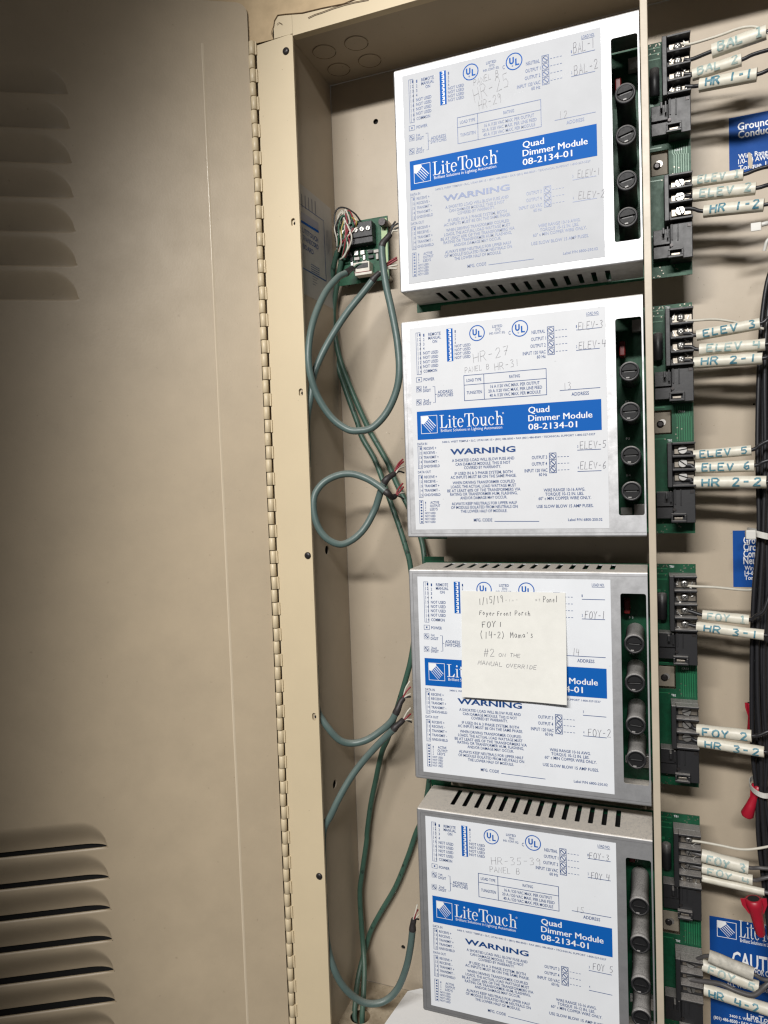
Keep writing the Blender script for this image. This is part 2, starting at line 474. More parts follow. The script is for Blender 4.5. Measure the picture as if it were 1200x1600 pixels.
def serif_logo(mb, x0, x1, z0, cap, m, mapf):
    """LiteTouch in roman serif capitals, drawn from stems, bars and swelled bowls"""
    T = 5.02
    k = (x1 - x0) / T
    def mp(x, z): return mapf(x0 + x * k, z0 + z * cap)
    R = lambda a, b, c, d: rect(mb, a, b, c, d, m, mp)
    P = lambda pts: mb.poly([mp(*p) for p in pts], m)
    # L
    R(.12, .04, .23, .97); R(0, .965, .36, 1); R(0, 0, .58, .045); P([(.42, .045), (.58, .045), (.63, .27), (.60, .27)])
    # i
    R(.77, .035, .87, .66); R(.68, 0, .96, .035); R(.68, .63, .77, .66); ring(mb, .81, .88, .065, .075, .065, .075, 0, 360, m, mp, 12)
    # t
    R(1.10, .12, .20 + 1.0, .86); R(1.0, .63, 1.38, .675); ring(mb, 1.25, .14, .15, .155, .09, .06, 180, 320, m, mp, 10)
    # e
    ring(mb, 1.68, .335, .25, .35, .10, .045, 5, 318, m, mp, 22); R(1.53, .35, 1.92, .39)
    # T
    R(2.30, .035, 2.42, .96); R(2.19, 0, 2.53, .035); R(2.0, .955, 2.72, 1.0); P([(2.0, .955), (2.0, .72), (2.03, .72), (2.10, .955)]); P([(2.72, .955), (2.62, .955), (2.69, .72), (2.72, .72)])
    # o
    ring(mb, 2.86, .335, .27, .35, .10, .035, 0, 360, m, mp, 26)
    # u
    R(3.28, .20, 3.38, .66); R(3.19, .63, 3.28, .66); R(3.60, .035, 3.70, .66); R(3.51, .63, 3.60, .66); R(3.60, 0, 3.80, .035)
    ring(mb, 3.46, .20, .18, .215, .10, .07, 180, 350, m, mp, 12)
    # c
    ring(mb, 4.10, .335, .25, .35, .10, .04, 42, 318, m, mp, 22); ring(mb, 4.25, .50, .06, .07, .06, .07, 0, 360, m, mp, 8)
    # h
    R(4.50, .035, 4.60, 1.04); R(4.41, 1.005, 4.50, 1.04); R(4.41, 0, 4.69, .035); R(4.84, .035, 4.94, .46); R(4.75, 0, 5.02, .035)
    ring(mb, 4.735, .44, .205, .235, .10, .06, 0, 170, m, mp, 12)
def burst(mb, x0, z0, x1, z1, m, mapf, w=0.0005):
    """square emblem: a beam fanning from the top left corner into rays"""
    frame(mb, x0, z0, x1, z1, w, m, mapf)
    d = x1 - x0; h = z1 - z0
    mp = lambda a, b: mapf(x0 + a * d, z1 - b * h)
    mb.poly([mp(0.02, 0.02), mp(.45, 0.02), mp(.50, .14), mp(.16, .48), mp(0.02, .42)], m)
    for i in range(5):
        t = i / 4
        ax, az = .50 - .34 * t, .14 + .34 * t
        bx, bz = .93 - .36 * t * .9, .60 + .36 * t
        ln = 0.038 - 0.004 * i
        mb.poly([mp(ax + ln, az + ln), mp(bx, bz), mp(bx - ln * .7, bz + ln * .7), mp(ax - ln, az - ln * .2 + ln)], m)

# ================================================================ SETTING
TOPZ, BOTZ = 0.0734, -1.087      # cabinet opening
XL, YB, CEIL, FLOOR = -0.1330, 0.113, 0.0765, -1.090
XR = 0.60
# plaster wall, with the opening the cabinet is set into
mb = MB()
mb.plate([(-1.6, -1.9), (1.6, -1.9), (1.6, 0.9), (-1.6, 0.9)], [[(XL - .012, -1.105), (XR + .012, -1.105), (XR + .012, 0.120), (XL - .012, 0.120)]], 0.12, WALLM, lambda a, b, t: (a, 0.006 + t, b))
# skim of old paint lapping over the top of the cabinet frame, with a ragged lower edge
z1 = lambda x, y: (380 + x / 4.615, y / 4.615)
edge = [z1(-60, 300), z1(60, 312), z1(75, 320), z1(150, 303), z1(222, 285), z1(212, 245), z1(220, 200), z1(228, 150), z1(250, 112), z1(300, 105), z1(360, 102), z1(430, 93), z1(500, 78), z1(560, 62), z1(640, 44), z1(725, 30), z1(760, 12), z1(830, -6), z1(1000, -70), z1(1500, -230)]
ep = [at(u, v, 0.0) for u, v in edge]
outer = [(p.x, p.z) for p in ep] + [(1.2, 0.5), (1.2, 0.85), (-0.6, 0.85), (-0.6, ep[0].z)]
mb.plate(outer, [], 0.004, WALLM, lambda a, b, t: (a, -0.0009 + t * .2, b))
for pl, w in (([z1(470, 132), z1(520, 108), z1(565, 94), z1(650, 62), z1(735, 36), z1(800, 20), z1(905, 0)], 0.0009), ([z1(222, 285), z1(205, 240), z1(222, 190), z1(228, 150), z1(250, 112), z1(300, 105), z1(430, 95), z1(560, 63), z1(725, 30), z1(800, 0)], 0.0007),
              ([z1(245, 180), z1(262, 165), z1(285, 178)], 0.0006)):
    P = [at(u, v, 0.0) for u, v in pl]
    ribbon(mb, [(p.x, p.z) for p in P], w, CRACKM, lambda a, b: (a, -0.0010, b))
solo('plaster_wall', mb, kind='structure')

# ================================================================ CABINET
cab = thing('electrical_cabinet', 'tan steel wall cabinet standing open, its hinged louvred door swung back to the left', 'cabinet', (0.23, 0.113, FLOOR))
mb = MB()
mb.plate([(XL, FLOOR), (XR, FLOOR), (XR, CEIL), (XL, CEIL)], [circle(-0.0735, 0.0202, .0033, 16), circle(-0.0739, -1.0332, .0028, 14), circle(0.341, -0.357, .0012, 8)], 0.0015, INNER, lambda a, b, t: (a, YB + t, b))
mb.box((XL, YB + .004, FLOOR), (XR, YB + .005, CEIL), HOLE)
part('back_panel', mb, cab)
mb = MB()
hl = [circle(0.0520, -0.5065, .0055, 18), circle(0.0490, -0.7966, .0055, 18), circle(0.0415, -0.2018, .0045, 18)]
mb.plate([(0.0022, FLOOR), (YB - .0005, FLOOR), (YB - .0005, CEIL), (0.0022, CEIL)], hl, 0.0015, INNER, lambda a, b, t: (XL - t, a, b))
mb.box((XL - .005, 0.004, FLOOR), (XL - .004, YB, CEIL), HOLE)
part('side_panel', mb, cab)
mb = MB()
mb.box((XR, .003, FLOOR), (XR + .0015, YB, CEIL), INNER)
part('side_panel', mb, cab)
mb = MB()
mb.box((XL - .0015, .0022, CEIL + .0003), (XR, YB, CEIL + .0018), INNER)
for kx, ky in ((-0.1095, .046), (-0.0690, .046), (-0.1085, .0850), (-0.0675, .0835)):
    mp = lambda a, b: (a, b, CEIL - .0001)
    ring(mb, kx, ky, .0138, .0138, .0007, .0007, 20, 160, HOLE, mp, 16)
    ring(mb, kx, ky, .0138, .0138, .0004, .0004, 165, 372, CRACKM, mp, 20)
    mb.cyl((kx, ky, CEIL - .0003), (kx, ky, CEIL + .001), .0128, INNER, 28)
part('top_panel', mb, cab)
mb = MB()
hc = at_z(563, 1588, FLOOR)
mb.plate([(XL, .0022), (XR, .0022), (XR, YB - .0005), (XL, YB - .0005)], [circle(hc.x, hc.y, .0125, 24)], 0.0015, FLOORM, lambda a, b, t: (a, b, FLOOR - t))
mb.box((XL, .004, FLOOR - .03), (XR, YB, FLOOR - .029), HOLE)
part('bottom_panel', mb, cab)

# trim frame, four strips with the left one bearing screw slots
mb = MB()
def slot(cx, cz, w, h): return rrect(cx - w / 2, cz - h / 2, cx + w / 2, cz + h / 2, min(w, h) * .48, 5)
keys = [(-0.1350, -0.1293), (-0.1337, -0.3205), (-0.1327, -0.6959)]
mb.plate([(-0.1728, -1.12), (-0.1268, -1.12), (-0.1268, 0.0744), (-0.1305, 0.0757), (-0.1728, 0.0738)], [slot(kx, kz, .0052, .0088) for kx, kz in keys], 0.0018, TAN, lambda a, b, t: (a, t, b))
mb.box((-0.1290, .0019, -1.12), (-0.1268, .0032, 0.0725), TAN)
for kx, kz in keys:
    mb.box((kx - .004, .0030, kz - .006), (kx + .004, .0036, kz + .006), TAN)
    mb.cyl((kx + .0008, .0022, kz - .0008), (kx + .0008, .0031, kz - .0008), .0016, HOLE, 12)
mb.box((-0.1266, 0.0002, TOPZ), (XR - .01, 0.0020, 0.1300), TAN)
mb.box((-0.1500, 0.0002, 0.0759), (-0.1268, 0.0020, 0.1300), TAN)
mb.box((-0.1266, 0.0021, TOPZ), (XR - .01, 0.009, TOPZ + .0015), TAN)
mb.box((XR - .01, 0.0, -1.12), (XR + .03, 0.0018, 0.0850), TAN)
mb.box((-0.1266, 0.0002, -1.12), (XR - .01, 0.0020, BOTZ - .004), TAN)
part('trim_frame', mb, cab)
for kx, kz in ((-0.1355, 0.0586), (-0.1328, -0.5074), (-0.1341, -0.8863)):
    mb = MB()
    mb.lathe((kx, -.0001, kz), (0, -1, 0), [(0, .0040), (.0008, .0040), (.0016, .0033), (.0021, .0018), (.0022, .0002)], SCREWB, 18)
    for a in (35, 125):
        c, s_ = math.cos(math.radians(a)), math.sin(math.radians(a))
        line(mb, (kx - c * .002, kz - s_ * .002), (kx + c * .002, kz + s_ * .002), .0007, HOLE, lambda x, z: (x, -.00235, z))
    part('trim_screw', mb, cab)

# piano hinge
mb = MB()
pitch = 0.01525
z = 0.0780; i = 0
hx0, hy0 = -0.1768, -0.0022
def hx(z): return -0.1777 + 0.0012 * (0 - z) / 1.08
mb.cyl((hx(0.077), hy0, 0.0775), (hx(-1.12), hy0, -1.12), .0017, HOLE, 10)
while z > -1.12:
    zz = z - pitch
    x = hx(z) + (-.0004 if i % 2 else .0004)
    mb.lathe((x, hy0, z - .0004), (0, 0, -1), [(0, .0031), (.0004, .0036), (pitch - .0012, .0036), (pitch - .0008, .0031)], TAN, 14)
    if i % 2: mb.box((x - .0040, hy0 + .0010, zz + .0005), (x, hy0 + .0030, z - .0005), TAN)
    else: mb.box((x, hy0 + .0004, zz + .0005), (x + .0052, hy0 + .0024, z - .0005), TAN)
    z = zz; i += 1
part('hinge', mb, cab)

# door: dents of the louvres with open lower lips
ANG = math.radians(29.3)
DH = Vector((-0.1800, -0.0035, 0))
DD = Vector((-math.cos(ANG), -math.sin(ANG), 0)); DN = Vector((math.sin(ANG), -math.cos(ANG), 0))
def dmap(s, z, t=0.0): return DH + DD * s + DN * (-t) + Vector((0, 0, z))
mb = MB()
def bank(tips, H, dmax, s_end, zlo, zhi, s_tip):
    s0 = s_tip - .012; ns = 92; s1 = s_end
    S_ = [s0 + (s1 - s0) * (k / ns) ** 1.35 for k in range(ns + 1)]
    Lc = 0.034
    def prof(s):
        t = max(0, min(1, (s - s_tip) / Lc))
        return math.sqrt(max(0, 1 - (1 - t) ** 2.2))
    rows = []   # (list of (z,depth) per column)
    def zt(s, zb): return zb + max(.0006, H * prof(s))
    cuts = sorted(tips, reverse=True)
    V = []; rowsI = []; breaks = set()
    def addrow(f):
        rowsI.append(len(V))
        for s in S_:
            z, d = f(s); V.append(dmap(s, z, d))
    addrow(lambda s: (zhi, 0))
    for zb in cuts:
        nq = 16
        addrow(lambda s, zb=zb: (zt(s, zb) + .0009, 0))
        for q in range(nq + 1):
            u = 1 - q / nq
            def f(s, u=u, zb=zb):
                z = zb + (zt(s, zb) - zb) * u
                p = prof(s)
                e = 1 - u
                d = dmax * p * (e * e * (3 - 2 * e)) ** 0.8
                return (z, d)
            addrow(f)
        breaks.add(len(rowsI) - 1)
        addrow(lambda s, zb=zb: (zb, .0012 * prof(s)))
        addrow(lambda s, zb=zb: (zb - .0008, .0004 * prof(s)))
        addrow(lambda s, zb=zb: (zb - .0017, 0))
        addrow(lambda s, zb=zb: (zb - .0027, 0))
    addrow(lambda s: (zlo, 0))
    n = ns + 1
    F = []
    for r in range(len(rowsI) - 1):
        if r in breaks: continue
        for k in range(ns):
            a = rowsI[r] + k; b = rowsI[r + 1] + k
            F.append((a, a + 1, b + 1, b))
    mb.faces(V, F, DOORM, True)
    for zb in cuts:   # thickness of the cut lip, and of the dented edge
        ks = [k for k in range(ns + 1) if S_[k] >= s_tip - .0005]
        for k in ks[:-1]:
            mb.poly([dmap(S_[k], zb, .0012 * prof(S_[k])), dmap(S_[k + 1], zb, .0012 * prof(S_[k + 1])), dmap(S_[k + 1], zb - .0002, .0030), dmap(S_[k], zb - .0002, .0030)], DOORM)
    return (s0, zlo, s1, zhi)
PIT = -0.0371
up = bank([0.0108 + PIT * i for i in range(7)], .0315, .0085, .40, -0.262, 0.072, .1985)
PL = -0.0368
lo = bank([-0.8345 + PL * i for i in range(8)],   .0325, .0140, .40, -1.155, -0.775, .1985)
DTOP = 0.1205
out = [(0.001, -1.16), (0.001, 0.108)] + [(0.001 + .012 - .012 * math.cos(math.radians(a)), 0.108 + .0125 * math.sin(math.radians(a))) for a in range(15, 91, 15)] + [(0.42, DTOP), (0.42, -1.16)]
def holeof(b): return [(b[0], b[1]), (b[2], b[1]), (b[2], b[3]), (b[0], b[3])]
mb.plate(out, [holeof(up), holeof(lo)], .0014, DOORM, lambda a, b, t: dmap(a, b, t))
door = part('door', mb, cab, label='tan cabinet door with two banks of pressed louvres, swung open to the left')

for zl, zh in ((-0.270, 0.060), (-1.150, -0.785)):  # unseen black sheets added behind the louvres to darken their slots
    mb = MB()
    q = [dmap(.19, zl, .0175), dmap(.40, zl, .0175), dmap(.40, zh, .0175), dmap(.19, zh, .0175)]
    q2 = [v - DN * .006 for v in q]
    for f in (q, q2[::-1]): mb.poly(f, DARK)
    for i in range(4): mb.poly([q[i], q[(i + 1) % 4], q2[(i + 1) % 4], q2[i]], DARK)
    part('slot_darkener', mb, door)
# long pressed seam down the door, a low ridge
mb = MB()
V = []; nz = 90
SEAM = mat('door_seam_enamel', (0.60, 0.51, 0.38), 0.22)
for k in range(nz + 1):
    zz = 0.0735 - 1.22 * k / nz
    e = 0.0520 - 0.0024 * k / nz * 1.1 + random.uniform(-.00010, .00010)
    th = .00060 * min(1, k / 3.0) * random.uniform(.85, 1.1)
    V += [dmap(e - .0014, zz, -.00002), dmap(e + .0002, zz, -th * .95 - .00003), dmap(e + .0006, zz, -th - .00003), dmap(e + .0013, zz, -.00002)]
mb.faces(V, [(4 * k + q, 4 * k + 4 + q, 4 * k + 5 + q, 4 * k + 1 + q) for k in range(nz) for q in range(3)], SEAM, True)
part('door_seam', mb, cab)

# divider flange between the modules and the wiring bay
mb = MB()
mb.box((0.2352, -.0034, -1.085), (0.2418, -.0018, 0.0715), DIVM, .0006)
mb.box((0.2398, -.0016, -1.085), (0.2414, .058, 0.0715), DIVM)
part('divider', mb, cab)

# printed stickers on the panels
def sticker(name, x0, x1, z0, z1_, y, paint):
    mb = MB()
    mb.box((x0, y, z0), (x1, y + .0002, z1_), BLUES)
    mp = lambda a, b: (a, y - .00022, b)
    paint(mb, mp)
    return part(name, mb, cab)
def px(mb, s, u0, v0, u1, v1, cap, y, m, mp, bold=.012):
    a, b = at(u0, v0, y), at(u1, v1, y)
    text(mb, s, a.x, b.x, (a.z + b.z) / 2, cap, m, mp, bold)
YS = YB - .0007
def ground(mb, mp):
    px(mb, 'Grounding', 1152.5, 200.5, 1222, 183, .0072, YS, INK, mp, .02)
    px(mb, 'Conductors', 1153, 213, 1228, 195, .0072, YS, INK, mp, .02)
    px(mb, 'Wire Range', 1153.5, 245, 1204, 236, .0048, YS, INK, mp)
    px(mb, '1/0-14 AWG', 1153.5, 253, 1204, 244, .0048, YS, INK, mp)
    px(mb, 'Torque 180 in. lbs.', 1154, 261, 1246, 249, .0048, YS, INK, mp)
    a = [at(u, v, YS) for u, v in ((1168, 239), (1171, 238.4), (1173.5, 240), (1174.5, 246), (1176, 252), (1175.5, 262), (1173, 264), (1170, 262), (1168.5, 254), (1169, 246))]
    mb.poly([(p.x, YS - .0004, p.z) for p in a], INNER)
sticker('ground_sticker', 0.3202, 0.43, -0.1165, -0.0585, YS + .0003, ground)['label'] = 'blue sticker with scratched white lettering about ground conductors'
def gcirc(mb, mp):
    for i, t in enumerate(('Ground', 'Circuit', 'Conductor', 'Neutral')):
        px(mb, t, 1161.5, 844 + i * 10.6, 1161.5 + (36, 31, 50, 36)[i], 844 + i * 10.6, .0075, YS, INK, mp, .02)
    for i, t in enumerate(('Wire Range', '14-6 AWG', 'Torque 35')):
        px(mb, t, 1163.5, 887.5 + i * 7.6, 1163.5 + 38, 887.8 + i * 7.6, .0045, YS, INK, mp)
sticker('circuit_sticker', 0.3192, 0.43, -0.5513, -0.4905, YS + .0003, gcirc)['label'] = 'blue sticker half hidden behind the black wire bundle'
def caution(mb, mp):
    a, b = at(1120.5, 1438, YS), at(1150.5, 1468, YS)
    burst(mb, a.x, b.z, b.x, a.z, INK, mp, .0006)
    a, b = at(1155, 1464, YS), at(1240, 1477, YS)
    serif_logo(mb, a.x, b.x, a.z, .0190, INK, mp)
    px(mb, 'Brilliant Solutions in Lighting Automation', 1156.5, 1468, 1240, 1485, .0040, YS, INK, mp)
    px(mb, 'CAUTION', 1144, 1497, 1236, 1516, .0165, YS, INK, mp, .02)
    px(mb, 'FOR CONTINUED PROTECTION', 1180, 1520, 1290, 1538, .006, YS, INK, mp, .02)
    px(mb, 'ALL WORK BY', 1135, 1537, 1190, 1548, .0035, YS, INK, mp)
    px(mb, 'AGAINST FIRE', 1193, 1548, 1240, 1556, .005, YS, INK, mp)
    px(mb, 'LiteTouch Inc.', 1167, 1588, 1240, 1602, .006, YS, INK, mp)
    px(mb, '3400 S. West Temple \u2022 Salt Lake City', 1140, 1587, 1240, 1608, .0030, YS, INK, mp)
    px(mb, '(801) 486-8500 \u2022 FAX (801) 486-8569', 1115, 1589, 1210, 1610, .0035, YS, INK, mp, .02)
sticker('caution_sticker', 0.2912, 0.43, -1.08, -0.9205, YS + .0003, caution)['label'] = 'large blue caution sticker low in the wiring bay'
# grey printed sheet on the left side panel
mb = MB()
mp = lambda a, b: (XL + .00035, a, b)
mb.poly([(XL + .0002, *q) for q in ((0.0030, -0.2060), (0.0985, -0.2060), (0.1010, -0.0805), (0.0030, -0.0805))], GREYL)
def sp(u, v): 
    p = at_x(460 + u / 8, 280 + v / 8, XL); return (p.y, p.z)
def sq(pts, w, m=NAVY): ribbon(mb, [sp(*p) for p in pts], w, m, mp)
sq([(75, 315), (362, 520), (395, 1275)], .0012); sq([(102, 1108), (395, 1275)], .0016)
mb.poly([mp(*sp(*q)) for q in ((78, 505), (300, 645), (300, 675), (80, 540))], BLUE)
mb.poly([mp(*sp(*q)) for q in ((78, 400), (296, 548), (298, 640), (78, 490))], mat('sticker_shade', (0.30, 0.30, 0.36), .5))
def st(s, a, b, cap):
    A, B = sp(*a), sp(*b)
    text(mb, s, A[0], B[0], (A[1] + B[1]) / 2, cap, NAVY, mp, .012)
a = sp(105, 650); zt_ = a[1]
st('LITETOUCH', (100, 700), (290, 700), .0055); st('TRANSCORD', (103, 790), (296, 790), .0055); st('BOARD', (108, 870), (235, 880), .0055)
for k in range(5):
    A = sp(90 + k * 42, 250 + k * 22)
    rect(mb, A[0] - .0012, A[1] - .009, A[0] + .0012, A[1] + .006, mat('sticker_type', (0.2, 0.2, 0.23), .6), mp)
for k in range(4):
    A, B = sp(205, 1060 + k * 28), sp(312, 1125 + k * 25)
    line(mb, A, B, .0007, NAVY, mp)
for k, w in enumerate((11, 8, 9, 6)):
    A = sp(225, 1210 + k * 32); line(mb, A, (A[0] + w * .0014, A[1]), .0009, mat('sticker_type', (0.2, 0.2, 0.23), .6), mp)
for k in range(5):
    A = sp(395 + k * 16, 640); line(mb, A, (A[0] + .0004, A[1] - .03 + .002 * k), .0007, mat('sticker_type', (0.2, 0.2, 0.23), .6), mp)
part('printed_sheet', mb, cab, label='grey printed sheet on the inner left side panel')

# ================================================================ DIMMER MODULES
MX = [0.0, -0.0009, -0.0010, -0.0007]
MZ = [0.0, -0.2628, -0.5296, -0.7951]
LW, LH = 0.20, 0.2157
FX0, FX1, FZ0, FZ1 = -0.0101, 0.2359, -0.2241, 0.0079
DEP = 0.061
def zA(x, y): return at(640 + x / 5.4545, 500 + y / 5.4545, 0)
def zB(x, y): return at(640 + x / 5.4545, 680 + y / 5.4545, 0)
def zM(x, y): return at(600 + x / 2.857, 450 + y / 2.857, 0)
KA, KM = 1 / (5.4545 * 1500), 1 / (2.857 * 1500)
def loc(p): return (p.x - MX[1], p.z - MZ[1])

# cover
cv = MB()
WIN = rrect(0.2090, -0.2033, 0.2328, -0.0132, .0022, 4)
r = .0016
cv.plate([(FX0 + r, FZ0 + r), (FX1 - r, FZ0 + r), (FX1 - r, FZ1 - r), (FX0 + r, FZ1 - r)], [WIN], .0010, ALU, lambda a, b, t: (a, t, b))
def slots(x0): return [rrect(0.0235 + .01345 * i, .018, 0.0235 + .01345 * i + .0050, .057 if True else 0, .0012, 3) for i in range(14)]
cv.plate([(FX0 + r, r), (FX1 - r, r), (FX1 - r, DEP), (FX0 + r, DEP)], slots(0), .0010, ALU, lambda a, b, t: (a, b, FZ1 - t))
cv.plate([(FX0 + r, r), (FX1 - r, r), (FX1 - r, DEP), (FX0 + r, DEP)], slots(0), .0010, ALU, lambda a, b, t: (a, b, FZ0 + t))
cv.plate([(r, FZ0 + r), (DEP, FZ0 + r), (DEP, FZ1 - r), (r, FZ1 - r)], [[(.036, -.205), (.059, -.205), (.059, -.112), (.036, -.112)]], .0010, ALU, lambda a, b, t: (FX0 + t, a, b))
def roundedge(p, q, n0, n1):
    p, q, n0, n1 = map(Vector, (p, q, n0, n1))
    V = []
    for k in range(6):
        t = math.pi / 2 * k / 5
        o = (n0 * math.cos(t) + n1 * math.sin(t)) * r
        V += [p + o, q + o]
    cv.faces(V, [(2 * k, 2 * k + 1, 2 * k + 3, 2 * k + 2) for k in range(5)], ALU, True)
roundedge((FX0 + r, r, FZ1 - r), (FX1 - r, r, FZ1 - r), (0, -1, 0), (0, 0, 1))
roundedge((FX0 + r, r, FZ0 + r), (FX1 - r, r, FZ0 + r), (0, -1, 0), (0, 0, -1))
roundedge((FX0 + r, r, FZ0 + r), (FX0 + r, r, FZ1 - r), (0, -1, 0), (-1, 0, 0))
# inner lip scored along the face
for a, b in (((FX0 + .0045, FZ1 - .0042), (FX1 - .002, FZ1 - .0042)), ((FX0 + .0045, FZ1 - .0042), (FX0 + .0045, FZ0 + .004)), ((FX0 + .0045, FZ0 + .004), (FX1 - .002, FZ0 + .004))):
    line(cv, a, b, .0004, mat('score_line', (0.42, 0.42, 0.43), .4, metal=.8), lambda x, z: (x, -.0001, z))
# label
lb = MB()
lb.box((0, -.0003, -LH), (LW, -.00003, 0), WHITE)
Y1, Y2 = -.00045, -.00060
mp1 = lambda a, b: (a, Y1, b)
mp2 = lambda a, b: (a, Y2, b)
def T(z, s, xl, yl, xr, yr, cap, m=NAVY, mp=mp1, bold=.011):
    f, k = {'A': (zA, KA), 'B': (zB, KA), 'M': (zM, KM)}[z]
    a, b = loc(f(xl, yl)), loc(f(xr, yr))
    text(lb, s, a[0], b[0], (a[1] + b[1]) / 2, cap * k, m, mp, bold)
def pt(z, x, y): return loc({'A': zA, 'B': zB, 'M': zM}[z](x, y))
def FR(z, x0, y0, x1, y1, w=.0004):
    a, b = pt(z, x0, y0), pt(z, x1, y1)
    frame(lb, a[0], b[1], b[0], a[1], w, NAVY, mp1); return a, b
# connector strip 1-9
a, b = FR('A', 54, 112, 101, 463)
for i in range(9):
    zc = a[1] + (b[1] - a[1]) * (i + .5) / 9
    text(lb, str(i + 1), a[0] + .0035, a[0] + .0052, zc, .0026, NAVY, mp1)
    line(lb, (a[0] + .0018, zc + .002), (a[0] + .0018, zc - .002), .00035, NAVY, mp1)
for i in range(4): T('A', str(i + 1), 116, 130 + i * 38, 127, 130 + i * 38, 24)
for i in range(4): T('A', 'NOT USED', 117, 281 + i * 38, 245, 273 + i * 38, 25)
T('A', 'COMMON', 120, 434, 235, 431, 25)
T('A', 'REMOTE', 160, 121, 265, 115, 25); T('A', 'MANUAL', 160, 153, 268, 147, 25); T('A', 'ON', 195, 184, 235, 182, 25)
# dip switches
a, b = pt('A', 313, 77), pt('A', 374, 350)
rect(lb, a[0], b[1], b[0], a[1], BLUE, mp1)
for i in range(8):
    zc = a[1] + (b[1] - a[1]) * (i + .5) / 8
    rect(lb, a[0] + .0022, zc - .0017, b[0] - .0018, zc + .0017, INK, mp2)
    rect(lb, a[0] + .0021, zc - .0008, a[0] + .0034, zc + .0008, BLUE, lambda x, z: (x, Y2 - .00012, z))
for i in range(4): T('A', str(i + 1), 384, 98 + i * 32, 394, 98 + i * 32, 22)
for i in range(4): T('A', 'NOT USED', 385, 222 + i * 33, 520, 213 + i * 33, 23)
def ul(cx, cy, rad, cc=None):
    c = pt('A', cx, cy); R = rad * KA
    ring(lb, c[0], c[1], R, R, R * .12, R * .12, 0, 360, BLUE, mp1, 32)
    s = R * 1.0
    mpl = mp1
    # U and L of the mark, the L set lower
    for dx in (-.58, -.18): rect(lb, c[0] + dx * s, c[1] + .02 * s, c[0] + (dx + .17) * s, c[1] + .52 * s, BLUE, mpl)
    ring(lb, c[0] - .295 * s, c[1] + .03 * s, .285 * s, .30 * s, .17 * s, .17 * s, 180, 360, BLUE, mpl, 12)
    rect(lb, c[0] + .13 * s, c[1] - .52 * s, c[0] + .30 * s, c[1] + .28 * s, BLUE, mpl); rect(lb, c[0] + .30 * s, c[1] - .52 * s, c[0] + .60 * s, c[1] - .36 * s, BLUE, mpl)
    ring(lb, c[0] - .20 * s, c[1] - .50 * s, .09 * s, .09 * s, .04 * s, .04 * s, 0, 360, BLUE, mpl, 10)
ul(575, 112, 67); ul(940, 72, 68)
T('A', 'C', 843, 110, 862, 109, 30, bold=.01)
T('A', 'LISTED', 705, 56, 790, 50, 21); T('A', '77YO', 730, 85, 775, 81, 20); T('A', 'IND. CONT. EQ.', 680, 116, 815, 103, 17)
T('A', 'NEUTRAL', 1040, 106, 1155, 96, 27); T('A', 'OUTPUT 1', 1035, 165, 1162, 155, 27); T('A', 'OUTPUT 2', 1030, 224, 1160, 213, 27)
T('A', 'INPUT 120 VAC', 965, 289, 1160, 270, 27); T('A', '60 Hz', 1085, 315, 1160, 309, 26)
a, b = FR('A', 58, 493, 105, 527); c = ((a[0] + b[0]) / 2, (a[1] + b[1]) / 2)
rect(lb, c[0] - .0008, c[1] - .0009, c[0] + .0008, c[1] + .0009, NAVY, mp1)
T('A', 'POWER', 120, 508, 212, 502, 25)
for y0 in (568, 680):
    a, b = FR('A', 58, y0, 102, y0 + 44, .0003); c = ((a[0] + b[0]) / 2, (a[1] + b[1]) / 2)
    ring(lb, c[0], c[1], .0022, .0022, .0004, .0004, 0, 360, NAVY, mp1, 16)
    line(lb, (c[0] - .0018, c[1] + .0018), (c[0] + .0018, c[1] - .0018), .0009, NAVY, mp1)
T('A', '1st', 118, 573, 150, 571, 22); T('A', 'DIGIT', 116, 604, 182, 599, 24); T('A', '2nd', 120, 687, 165, 684, 22); T('A', 'DIGIT', 118, 715, 185, 709, 24)
br = [pt('A', *q) for q in ((198, 568), (216, 566), (221, 703), (203, 705))]
ribbon(lb, br, .0005, NAVY, mp1); line(lb, pt('A', 218, 634), pt('A', 232, 633), .0005, NAVY, mp1)
T('A', 'ADDRESS', 240, 614, 368, 606, 25); T('A', 'SWITCHES', 238, 645, 372, 636, 25)
a, b = pt('A', 464, 478), pt('A', 1166, 633)
zt0 = (pt('A', 463, 478)[1] + pt('A', 1165, 410)[1]) / 2; zb0 = (pt('A', 470, 692)[1] + pt('A', 1165, 633)[1]) / 2; zh0 = (pt('A', 466, 557)[1] + pt('A', 1165, 497)[1]) / 2
xa, xb = pt('A', 466, 585)[0], pt('A', 1166, 520)[0]; xm = pt('A', 635, 560)[0]
frame(lb, xa, zb0, xb, zt0, .0006, NAVY, mp1); line(lb, (xa, zh0), (xb, zh0), .0006, NAVY, mp1); line(lb, (xm, zb0), (xm, zt0), .0006, NAVY, mp1)
T('A', 'LOAD TYPE', 485, 516, 612, 506, 25); T('A', 'RATING', 850, 483, 940, 475, 25); T('A', 'TUNGSTEN', 487, 621, 617, 611, 25)
T('A', '16 A /120 VAC MAX. PER OUTPUT', 690, 570, 1108, 531, 25); T('A', '20 A /120 VAC MAX. PER LINE FEED', 672, 607, 1130, 571, 25); T('A', '40 A /120 VAC MAX. PER MODULE', 682, 645, 1117, 610, 25)
